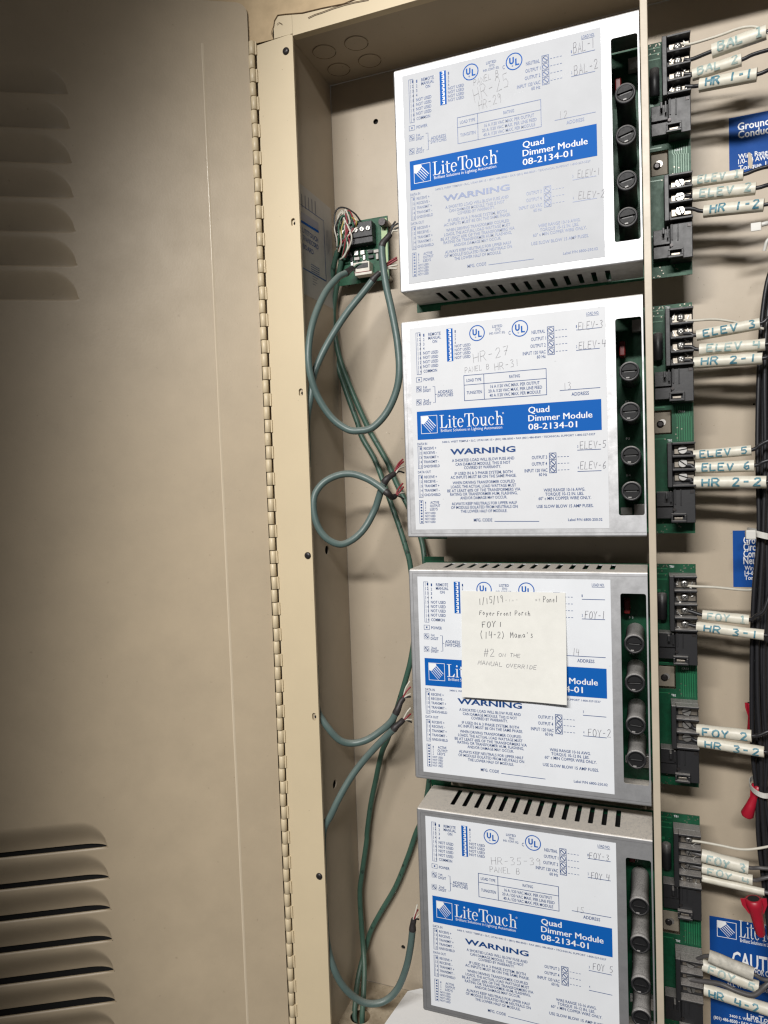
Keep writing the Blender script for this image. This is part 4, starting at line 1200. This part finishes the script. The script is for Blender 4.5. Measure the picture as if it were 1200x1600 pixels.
# small loop at the second module
p = pts([(765, 405, .030), (740, 465, .034), (720, 530, .036), (682, 640, .036), (600, 790, .030), (500, 888, .022), (395, 930, .014), (290, 890, .008), (215, 805, .005), (172, 690, .004), (162, 570, .005), (188, 478, .008), (265, 392, .013), (385, 338, .020), (500, 332, .025), (620, 372, .028), (715, 430, .028), (775, 478, .028)], z3)
s0 = [p[0], *pts([(790, 372, .030), (825, 345, .034), (855, 325, .038)], z3)]
s1 = [p[-1], *pts([(800, 500, .028), (830, 528, .034), (858, 520, .040)], z3)]
def z3y(x, y, d): return z3(x, y) + (d,)
cable('data_cable', 'grey-green cable curled in a small round loop beside the second module', CABLE, .0041, p, G, (s0, s1),
      fan(s0[-1], [z3y(925, 205, .05), z3y(930, 225, .05), z3y(930, 270, .05), z3y(935, 320, .05)], (WRED, WRED, WWHITE, WBLACK), .001) + fan(s1[-1], [z3y(925, 410, .05), z3y(930, 440, .05), z3y(932, 490, .05), z3y(935, 545, .05)], (WRED, WRED, WWHITE, WBLACK), .001))
# third module, upper: from behind the frame up into the connector
p = [Vector((-.1340, .0105, at(492, 1040, .01).z)), Vector((-.1338, .0105, at(495, 1085, .01).z)), Vector((-.1325, .0100, at(499, 1112, .01).z))] + pts([(300, 655, .012), (395, 748, .018), (500, 770, .025), (620, 740, .030), (740, 662, .035), (820, 590, .037), (862, 520, .038)], z4)
s0 = [p[-1], *pts([(885, 470, .039), (905, 420, .042), (930, 385, .045)], z4)]
def z4y(x, y, d): return z4(x, y) + (d,)
cable('data_cable', 'grey-green cable swinging up from behind the frame to the upper plug of the third module', CABLE, .0041, p, G, (s0,),
      fan(s0[-1], [z4y(985, 240, .05), z4y(990, 290, .05), z4y(990, 350, .05), z4y(992, 375, .05)], (WWHITE, WRED, WWHITE, WBLACK), .001))
# third module, lower, to the bottom one
p = pts([(842, 655, .036), (800, 695, .037), (700, 795, .036), (580, 930, .032), (480, 1065, .026), (385, 1230, .018), (318, 1370, .013)], z4) + [Vector((-.1310, .0100, at(511, 1298, .01).z)), Vector((-.1335, .0105, at(505, 1335, .01).z)), Vector((-.1340, .0105, at(505, 1380, .01).z))]
s0 = [p[0], *pts([(868, 625, .037), (900, 598, .040), (928, 570, .044)], z4)]
cable('data_cable', 'grey-green cable sweeping down and left from the lower plug of the third module', CABLE, .0041, p, G, (s0,),
      fan(s0[-1], [z4y(990, 470, .05), z4y(992, 520, .05), z4y(998, 570, .05), z4y(1000, 592, .05)], (WWHITE, WRED, WWHITE, WBLACK), .001))
p = [Vector((-.1340, .0105, at(508, 1400, .01).z)), Vector((-.1336, .0105, at(510, 1440, .01).z)), Vector((-.1318, .0100, at(514, 1478, .01).z))] + pts([(436, 1000, .009), (500, 1120, .014), (590, 1203, .024), (680, 1235, .032), (780, 1215, .040), (862, 1135, .045), (918, 1000, .047), (948, 860, .047), (962, 745, .046)], z5)
s0 = [p[-1], *pts([(965, 705, .046), (972, 668, .046)], z5)]
def z5y(x, y, d): return z5(x, y) + (d,)
cable('data_cable', 'grey-green cable dipping in a deep curve to the plug of the lowest module', CABLE, .0041, p, G, (s0,),
      fan(s0[-1], [z5y(995, 570, .05), z5y(1000, 605, .05), z5y(1005, 640, .05), z5y(1005, 670, .05)], (WWHITE, WRED, WWHITE, WBLACK), .001))
# thin green feed cables lying on the back panel
G2 = 'thin green cables running down the back panel'
def z2y(x, y, d): return z2(x, y) + (d,)
path = [z2y(325, 455, .088), z2y(300, 560, .094), z2y(284, 700, .100), z2y(282, 880, .103), z2y(305, 1050, .104), z2y(368, 1250, .104), z2y(440, 1450, .104), z3y(572, 10, .104), z3y(680, 200, .102), z3y(755, 390, .098), z3y(830, 600, .092), z3y(900, 800, .088), z3y(950, 960, .086), z3y(985, 1095, .086), (646, 930, .086), (648, 985, .082), (642, 1030, .078), (633, 1065, .078), (621, 1105, .080), z4y(800, 720, .088), z4y(745, 850, .094), z4y(690, 1100, .098), z4y(650, 1300, .100), z4y(620, 1530, .100), z5y(655, 150, .100), z5y(622, 380, .098), z5y(610, 500, .096), z5y(620, 700, .094), z5y(632, 850, .090), z5y(640, 1000, .078), z5y(634, 1180, .062), z5y(625, 1330, .052)]
p = [at(*q) for q in path] + [Vector((hc.x + .002, .052, FLOOR - .02))]
wr = [(WWHITE, [at(*zt(a, b), .086), at(*zt(a + 30, b - 220), .078), at(*zt(c_, d_), .078), at(*zt(e_, f_), .080)]) for a, b, c_, d_, e_, f_ in ((170, 770, 180, 250, 290, 190), (235, 840, 230, 240, 330, 300))]
cable('feed_cable', 'thin green cable down the back panel, its split end wired to the small board', CABLE2, .0034, p, G2, (), 
      [(WWHITE, [at(*zt(180, 770), .085), at(*zt(215, 640), .080), at(*zt(190, 460), .078), at(*zt(165, 300), .080), at(*zt(220, 205), .082), at(*zt(300, 240), .080), at(*zt(355, 330), .078)]),
       (WGREEN, [at(*zt(150, 760), .085), at(*zt(190, 560), .080), at(*zt(260, 380), .079), at(*zt(330, 310), .078)]),
       (WBLACK, [at(*zt(160, 760), .086), at(*zt(125, 500), .084), at(*zt(120, 250), .084), at(*zt(170, 145), .086), at(*zt(280, 140), .086), at(*zt(410, 220), .084), at(*zt(495, 330), .080)]),
       (WRED, [at(*zt(170, 760), .085), at(*zt(240, 620), .080), at(*zt(330, 540), .078), at(*zt(390, 420), .078)])])
path = [z2y(350, 500, .088), z2y(325, 640, .095), z2y(303, 800, .100), z2y(312, 950, .098), z2y(345, 1100, .098), z2y(430, 1320, .099), z2y(512, 1500, .102), z3y(662, 0, .103), z3y(790, 225, .103), z3y(880, 430, .103), (642, 800, .1015), (658, 842, .100), (664, 880, .094), (668, 950, .090), (672, 1080, .090), (672, 1200, .092), (662, 1270, .098), z5y(985, 95, .104), z5y(930, 255, .105), z5y(850, 450, .105), z5y(748, 625, .103), z5y(685, 745, .102), z5y(652, 850, .100), z5y(622, 960, .092), z5y(596, 1080, .080), z5y(580, 1220, .064), z5y(575, 1340, .055)]
p = [at(*q) for q in path] + [Vector((hc.x - .004, .052, FLOOR - .02))]
cable('feed_cable', 'thin green cable passing behind the second and third modules, joining its twin near the floor', CABLE2, .0034, p, G2, (),
      [(WWHITE, [at(*zt(235, 850), .085), at(*zt(320, 720), .078), at(*zt(365, 570), .076), at(*zt(320, 420), .076), at(*zt(240, 260), .078), at(*zt(225, 180), .082), at(*zt(160, 260), .084)]),
       (WRED, [at(*zt(270, 850), .086), at(*zt(330, 720), .080), at(*zt(330, 600), .079), at(*zt(290, 520), .078), at(*zt(330, 440), .077)]),
       (WGREEN, [at(*zt(225, 850), .086), at(*zt(260, 650), .081), at(*zt(250, 520), .079), at(*zt(330, 380), .078), at(*zt(420, 350), .078)]),
       (WWHITE, [at(*zt(200, 880), .085), at(*zt(260, 830), .080), at(*zt(310, 690), .078), at(*zt(300, 560), .078), at(*zt(450, 420), .079)])])

# loose conductors of the two feed cables, bent over into the screw terminals
feeds = [o for o in COL.objects if o.name.startswith('feed_cable')]
cols = [WWHITE, WBLACK, WRED, WGREEN, WWHITE, WBLACK, WRED, mat('yellow_insulation', (0.36, 0.27, 0.05), .45), WGREEN, WWHITE]
for k, c_ in enumerate(cols):
    u0, v0 = (random.uniform(150, 190), 775) if k % 2 else (random.uniform(215, 260), 850)
    ht = random.uniform(150, 300); bend = random.uniform(-70, 60)
    e = (random.uniform(290, 450), random.uniform(330, 470))
    P = [at(*zt(u0, v0), .086), at(*zt(u0 + bend * .5 + 10, v0 - 190), random.uniform(.077, .083)), at(*zt(u0 + bend, ht + 150), random.uniform(.074, .080)), at(*zt((u0 + bend + e[0]) / 2 - 20, ht), random.uniform(.074, .082)), at(*zt(e[0] + 10, e[1] - 90), .077), at(*zt(*e), .0795)]
    mb = MB(); mb.tube(P, .00105, c_, 6, 6)
    part('conductor', mb, feeds[k % 2])

# ================================================================ LABELLED WIRES in the right bay
def sleeve_on(o, a, b, r, s, faded=False, dusty=False, ink=True, span=(.12, .93), flat=.9):
    a, b = Vector(a), Vector(b)
    ax = (b - a).normalized(); L = (b - a).length
    fr = Vector((0, -1, 0)); fr = (fr - ax * fr.dot(ax)).normalized(); upv = ax.cross(fr) * -1
    if upv.z < 0: upv = -upv
    mb = MB(); n = 18
    V = []; ks = 14
    for i in range(ks + 1):
        t = i / ks
        wob = 1 + .03 * math.sin(t * 11 + a.z * 200)
        for k in range(n):
            q = 2 * math.pi * k / n
            V.append(a + ax * L * t + (fr * math.cos(q) * r * flat + upv * math.sin(q) * r) * wob)
    F = [(i * n + k, i * n + (k + 1) % n, (i + 1) * n + (k + 1) % n, (i + 1) * n + k) for i in range(ks) for k in range(n)]
    m_ = DUSTY if dusty else SLEEVE
    mb.faces(V, F, m_, True)
    mb.poly([V[k] for k in range(n)], m_); mb.poly([V[-n + k] for k in range(n)], m_)
    # overlapping flap of the wrap
    mb.box((0, 0, 0), (0, 0, 0), m_) if False else None
    fl = []
    for i in range(ks + 1):
        t = i / ks; q0 = math.radians(-62 + 4 * math.sin(t * 5))
        p0 = a + ax * L * t + fr * math.cos(q0) * r * .95 + upv * math.sin(q0) * r * 1.06
        q1 = math.radians(-100)
        p1 = a + ax * L * t + fr * math.cos(q1) * r * .95 + upv * math.sin(q1) * r * 1.10
        fl += [p0, p1]
    mb.faces(fl, [(2 * i, 2 * i + 1, 2 * i + 3, 2 * i + 2) for i in range(ks)], m_, True)
    s_ = part('label_sleeve', mb, o)
    if s and ink:
        hb = MB()
        def mpw(u, v):
            t = max(-1.3, min(1.3, v / r))
            return a + ax * u + (fr * math.cos(t) * flat + upv * math.sin(t)) * (r * 1.035 + .00025)
        hand(hb, s, (L * span[0], -r * .62), (L * span[1], -r * .62), r * 1.30, r * .29, MARK2 if faded else MARK, mpw, .25, r * .25, 0.05)
        part('handwriting', hb, s_)
def wire(label, col, r, lead, sl=None, tail=None, s='', group=None, name='labelled_wire', **kw):
    """lead: points from the terminal; sl: (u0,v0,u1,v1,rpx,y) sleeve axis; tail: points after"""
    P = [at(*q) for q in lead]
    if sl:
        u0, v0, u1, v1, rp, y0, y1 = sl
        A, B = at(u0, v0, y0), at(u1, v1, y1)
        P += [A, A.lerp(B, .5), B]
    if tail: P += [at(*q) for q in tail]
    mb = MB(); mb.tube(P, r, col, 8, 6)
    o = solo(name, mb, label, 'wire', group)
    if sl:
        rr = rp / CF * (A - CC).dot(Vector(CR[2])) 
        sleeve_on(o, A, B, rr, s, **kw)
    return o
GW = 'labelled black wires fanning from the terminal blocks'
def lw(screw, sl, tail, s, where, **kw):
    wire('black wire with a white sleeve ' + where, WBLACK if kw.pop('dark', True) else WGREY, .0019, [(screw[0] - 4, screw[1], .0472), (screw[0] + 8, screw[1] + kw.pop('dv', 0), .0470)], sl, tail, s, GW, **kw)
Wd = .0468
lw((1072, 93), (1112.5, 80, 1197, 50, 10.2, .042, .034), [(1225, 38, .034)], 'BAL !', 'marked BAL 1, uppermost of all the sleeves', faded=True)
lw((1072, 116), (1082, 117, 1158.6, 93.4, 8.7, .047, .040), [(1180, 84, .040), (1230, 70, .04)], 'BAL 2', 'marked BAL 2, second sleeve from the top', faded=True)
lw((1074, 135), (1093, 133.6, 1182.8, 116.4, 9.6, .045, .036), [(1205, 108, .036), (1240, 100, .04)], 'HR 1-1', 'marked HR 1-1')
lw((1074, 287), (1082, 284, 1161.5, 272.5, 8.2, .047, .040), [(1185, 264, .040), (1230, 252, .04)], 'ELEV !', 'marked ELEV 1', faded=True)
lw((1074, 306), (1083, 305.5, 1181, 294, 9, .045, .037), [(1200, 289, .037), (1235, 282, .04)], 'ELEV 2', 'marked ELEV 2', faded=True)
lw((1074, 326), (1100, 330, 1193.5, 320, 9.2, .044, .034), [(1210, 317, .034), (1240, 312, .04)], 'HR 1-2', 'marked HR 1-2')
lw((1071, 521), (1088.6, 523.7, 1187.4, 505.4, 8.2, .046, .036), [(1200, 497, .036), (1225, 480, .04)], 'ELEV 3', 'marked ELEV 3')
lw((1072, 542), (1093, 546, 1195.5, 538, 8.7, .045, .036), [(1208, 536, .036), (1225, 545, .045)], 'ELEV 4', 'marked ELEV 4', faded=True)
lw((1072, 563), (1084.2, 566.6, 1191.2, 559.7, 8.5, .046, .034), [(1203, 557, .036), (1222, 565, .045)], 'HR 2-1', 'marked HR 2-1')
lw((1072, 707), (1084, 711, 1174, 703, 7.6, .046, .038), [(1188, 695, .036), (1204, 688, .035), (1225, 690, .04)], 'ELEV 5', 'marked ELEV 5')
lw((1072, 727), (1087, 730.7, 1178.7, 727.4, 8.5, .046, .037), [(1192, 722, .035), (1206, 719, .035), (1225, 724, .04)], 'ELEV 6', 'marked ELEV 6')
lw((1072, 749), (1085, 753.5, 1197.5, 752.7, 9.2, .046, .033), [(1208, 752, .034), (1225, 760, .04)], 'HR 2-2', 'marked HR 2-2')
lw((1070, 955), (1097.5, 960.7, 1170, 968.6, 7.8, .045, .040), [(1182, 962, .036), (1192, 956, .034), (1199, 940, .034), (1205, 918, .036)], 'FOY !', 'marked FOY 1, upper sleeve of the third module', faded=True)
lw((1070, 976), (1088.6, 978.4, 1193.7, 992.2, 8, .046, .034), [(1204, 994, .036), (1220, 1000, .04)], 'HR 3-1', 'marked HR 3-1')
lw((1070, 1132), (1089, 1140, 1174.3, 1149.7, 9, .046, .037), [(1188, 1148, .035), (1203, 1142, .035), (1222, 1140, .04)], 'FOY 2', 'marked FOY 2')
lw((1070, 1152), (1090.8, 1158.5, 1193.8, 1174.7, 8, .046, .033), [(1204, 1174, .036), (1220, 1175, .04)], 'HR 3-2', 'marked HR 3-2')
lw((1075, 1332), (1096.5, 1336.3, 1169.3, 1355.5, 9.7, .045, .040), [(1185, 1356, .036), (1203, 1357, .036), (1225, 1355, .04)], 'FOY 3', 'marked FOY 3 in faded ink', faded=True, dark=False)
lw((1075, 1353), (1097, 1356.5, 1176, 1375, 7.4, .046, .039), [(1190, 1373, .036), (1205, 1370, .036), (1225, 1368, .04)], 'FOY 4', 'marked FOY 4', faded=True, dark=False)
lw((1075, 1370), (1097, 1372, 1194.5, 1393.8, 5.2, .047, .036), [(1206, 1397, .036), (1225, 1402, .04)], '', 'bare of writing, thin and clean', dark=False)
lw((1078, 1500), (1107.7, 1493.6, 1177.2, 1522, 9.6, .036, .030), [(1192, 1530, .030), (1206, 1531, .032), (1225, 1528, .04)], '', 'coated in grey dust, no writing left', dusty=True, dark=False)
lw((1078, 1508), (1097.5, 1507, 1185, 1542, 8.6, .046, .038), [(1195, 1540, .036), (1207, 1541, .036), (1225, 1540, .04)], 'FOY 5', 'marked FOY 5', faded=True, dark=False)
lw((1078, 1543), (1100.6, 1545, 1206, 1579, 8.8, .046, .034), [(1225, 1584, .036)], 'HR 4-2', 'marked HR 4-2, lowest of the sleeves', span=(.08, .82), dark=False)
lw((1191, 1432), (1197, 1455, 1196, 1519, 7, .030, .030), [(1196, 1545, .04)], 'FOY', 'hanging upright at the right edge', faded=True, dark=False) if False else None
wire('grey wire with no sleeve sagging under the FOY 5 sleeve', WGREY, .0024, [(1078, 1530, .0472), (1096, 1533, .044), (1126, 1537.5, .038), (1150, 1548, .034), (1174, 1555, .030), (1186, 1550, .030), (1200, 1537, .032), (1225, 1520, .04)], name='grey_wire')
GN = 'thin white wires leaving the upper terminal screws'
def ww(label, lead): wire(label, WWHITE, .0013, lead, name='white_wire', group=GN)
ww('thin white wire from the topmost terminal, above the BAL sleeves', [(1066, 68, .0472), (1078, 69, .046), (1121, 56.5, .040), (1150, 46, .036), (1168, 42, .034), (1184, 43, .034), (1202, 52, .034), (1230, 66, .04)])
ww('thin white wire above the ELEV 3 sleeve', [(1066, 499, .0472), (1080, 501, .047), (1117, 499, .050), (1151.6, 503.8, .052), (1185, 512, .055), (1222, 520, .06)])
ww('thin white wire above the FOY 1 sleeve', [(1066, 914, .0472), (1083, 916, .047), (1117.5, 917.5, .048), (1157, 921.5, .052), (1180, 921.4, .06), (1215, 918, .065)])
ww('thin white wire above the FOY 3 sleeve', [(1072, 1313, .0472), (1093, 1315, .046), (1126, 1321, .044), (1157, 1327, .044), (1185, 1325.5, .046), (1222, 1318, .05)])

# bundle of black wires along the right edge
GB = 'black wires strapped into the vertical bundle'
base = [(1222, 405), (1207, 440), (1198, 500), (1195, 580), (1194, 700), (1191, 830), (1186, 920), (1183, 1000), (1184, 1100), (1187, 1180), (1188, 1245), (1192, 1310), (1199, 1370), (1208, 1440), (1216, 1520), (1222, 1640)]
for k in range(16):
    col, row = k % 6, k // 6
    off = -9 + col * 5.2 + row * 1.4
    yv = .056 + row * .011 + (.004 if col % 2 else 0) - (.004 if col in (2, 3) else 0)
    ph = random.uniform(0, 6)
    lead = []
    for i, (u, v) in enumerate(base):
        tight = .55 if i in (5, 10) else 1.0
        w = math.sin(ph + i * 1.3) * 1.6 * tight
        fan_ = 1.0 + (0.35 * max(0, i - 10) * (1 if col < 2 else .3)) * (-1 if col == 0 else .4) * .2
        lead.append((u + off * tight * fan_ + w, v, yv + math.sin(ph * 2 + i) * .0015))
    wire('black wire running vertically in the strapped bundle at the right edge', WBLACK, .0021, lead, name='bundle_wire', group=GB)
# ties round the bundle
def tie(label, u0, u1, v0, v1, y, h=.005):
    mb = MB()
    a, b = at(u0, v0, y), at(u1, v1, y)
    c = (a + b) / 2; rx = (b.x - a.x) / 2; ry = .021
    n = 36; V = []
    for k in range(n):
        q = 2 * math.pi * k / n
        for dz in (-h / 2, h / 2):
            for e in (1.0, 1.05):
                x = c.x + rx * math.cos(q) * e
                yy = c.y + .021 + ry * math.sin(q) * e
                V.append((x, yy, c.z + dz + (b.z - a.z) / 2 * math.cos(q)))
    F = []
    for k in range(n):
        j = (k + 1) % n
        o0, o1 = 4 * k, 4 * j
        F += [(o0 + 1, o1 + 1, o1 + 3, o0 + 3), (o0, o0 + 2, o1 + 2, o1), (o0 + 2, o0 + 3, o1 + 3, o1 + 2), (o0, o1, o1 + 1, o0 + 1)]
    mb.faces(V, F, TIE, False)
    return mb
mb = tie('', 1176, 1212, 1240, 1246, .042)
solo('cable_tie', mb, 'white cable tie round the bundle beside the red wire caps', 'cable tie', 'white cable ties')
mb = tie('', 1173, 1216, 832, 842, .042, .006)
a = at(1170, 836, .040)
mb.box(a + Vector((-.003, -.004, -.004)), a + Vector((.006, .004, .005)), TIE, .001)
solo('cable_tie', mb, 'white cable tie round the bundle over the half hidden blue sticker', 'cable tie', 'white cable ties')
mb = MB()
a, b = at(1173, 356, .046), at(1190, 351, .044)
mb.box(a + Vector((0, 0, -.0035)), b + Vector((0, .003, .0035)), TIE, .0008)
mb.tube([b, at(1198, 349, .044), at(1215, 345, .05)], .0022, TIE, 8)
mb.tube([at(1194, 392, .05), at(1199, 376, .048), at(1210, 370, .05)], .0016, TIE, 8)
solo('cable_tie', mb, 'loose white cable tie end below the HR 1-2 sleeve', 'cable tie', 'white cable ties')

# red wire caps: tapered shell with two wings
def redcap(label, p0, p1, y, r0, r1, wing):
    a, b = at(*p0, y), at(*p1, y)
    ax = (b - a).normalized(); L = (b - a).length
    mb = MB()
    mb.lathe(a, ax, [(0, r0 * .86), (.0005, r0), (L * .18, r0), (L * .34, r0 * .80), (L * .62, (r0 + r1) / 2 * .86), (L * .93, r1), (L, r1 * .7)], RED, 18)
    sd = ax.cross(Vector((0, 1, 0))).normalized()
    for sg in (1, -1):
        q = [a + sd * sg * r0 * .6, a + sd * sg * (r0 + wing), a + sd * sg * (r0 + wing * .9) + ax * L * .16, a + sd * sg * r0 * .8 + ax * L * .42]
        for d in (-.0009, .0009): mb.poly([v + Vector((0, d, 0)) for v in q], RED)
        for i in range(4):
            j = (i + 1) % 4
            mb.poly([q[i] + Vector((0, -.0009, 0)), q[j] + Vector((0, -.0009, 0)), q[j] + Vector((0, .0009, 0)), q[i] + Vector((0, .0009, 0))], RED)
    mb.cyl(a - ax * .0002, a + ax * .0003, r0 * .7, HOLE, 14)
    return solo('wire_cap', mb, label, 'wire connector', 'red wire caps')
redcap('red winged wire cap pointing down across the caution sticker', (1177, 1404), (1189, 1462), .036, .0078, .0045, .0040)
redcap('red wire cap beside the black bundle, just under the lower cable tie', (1186, 1228), (1166, 1276), .058, .0045, .0062, .002)
redcap('red wire cap mostly hidden behind the bundle, level with the FOY 2 sleeve', (1172, 1098), (1176, 1150), .080, .0035, .0055, .0015)
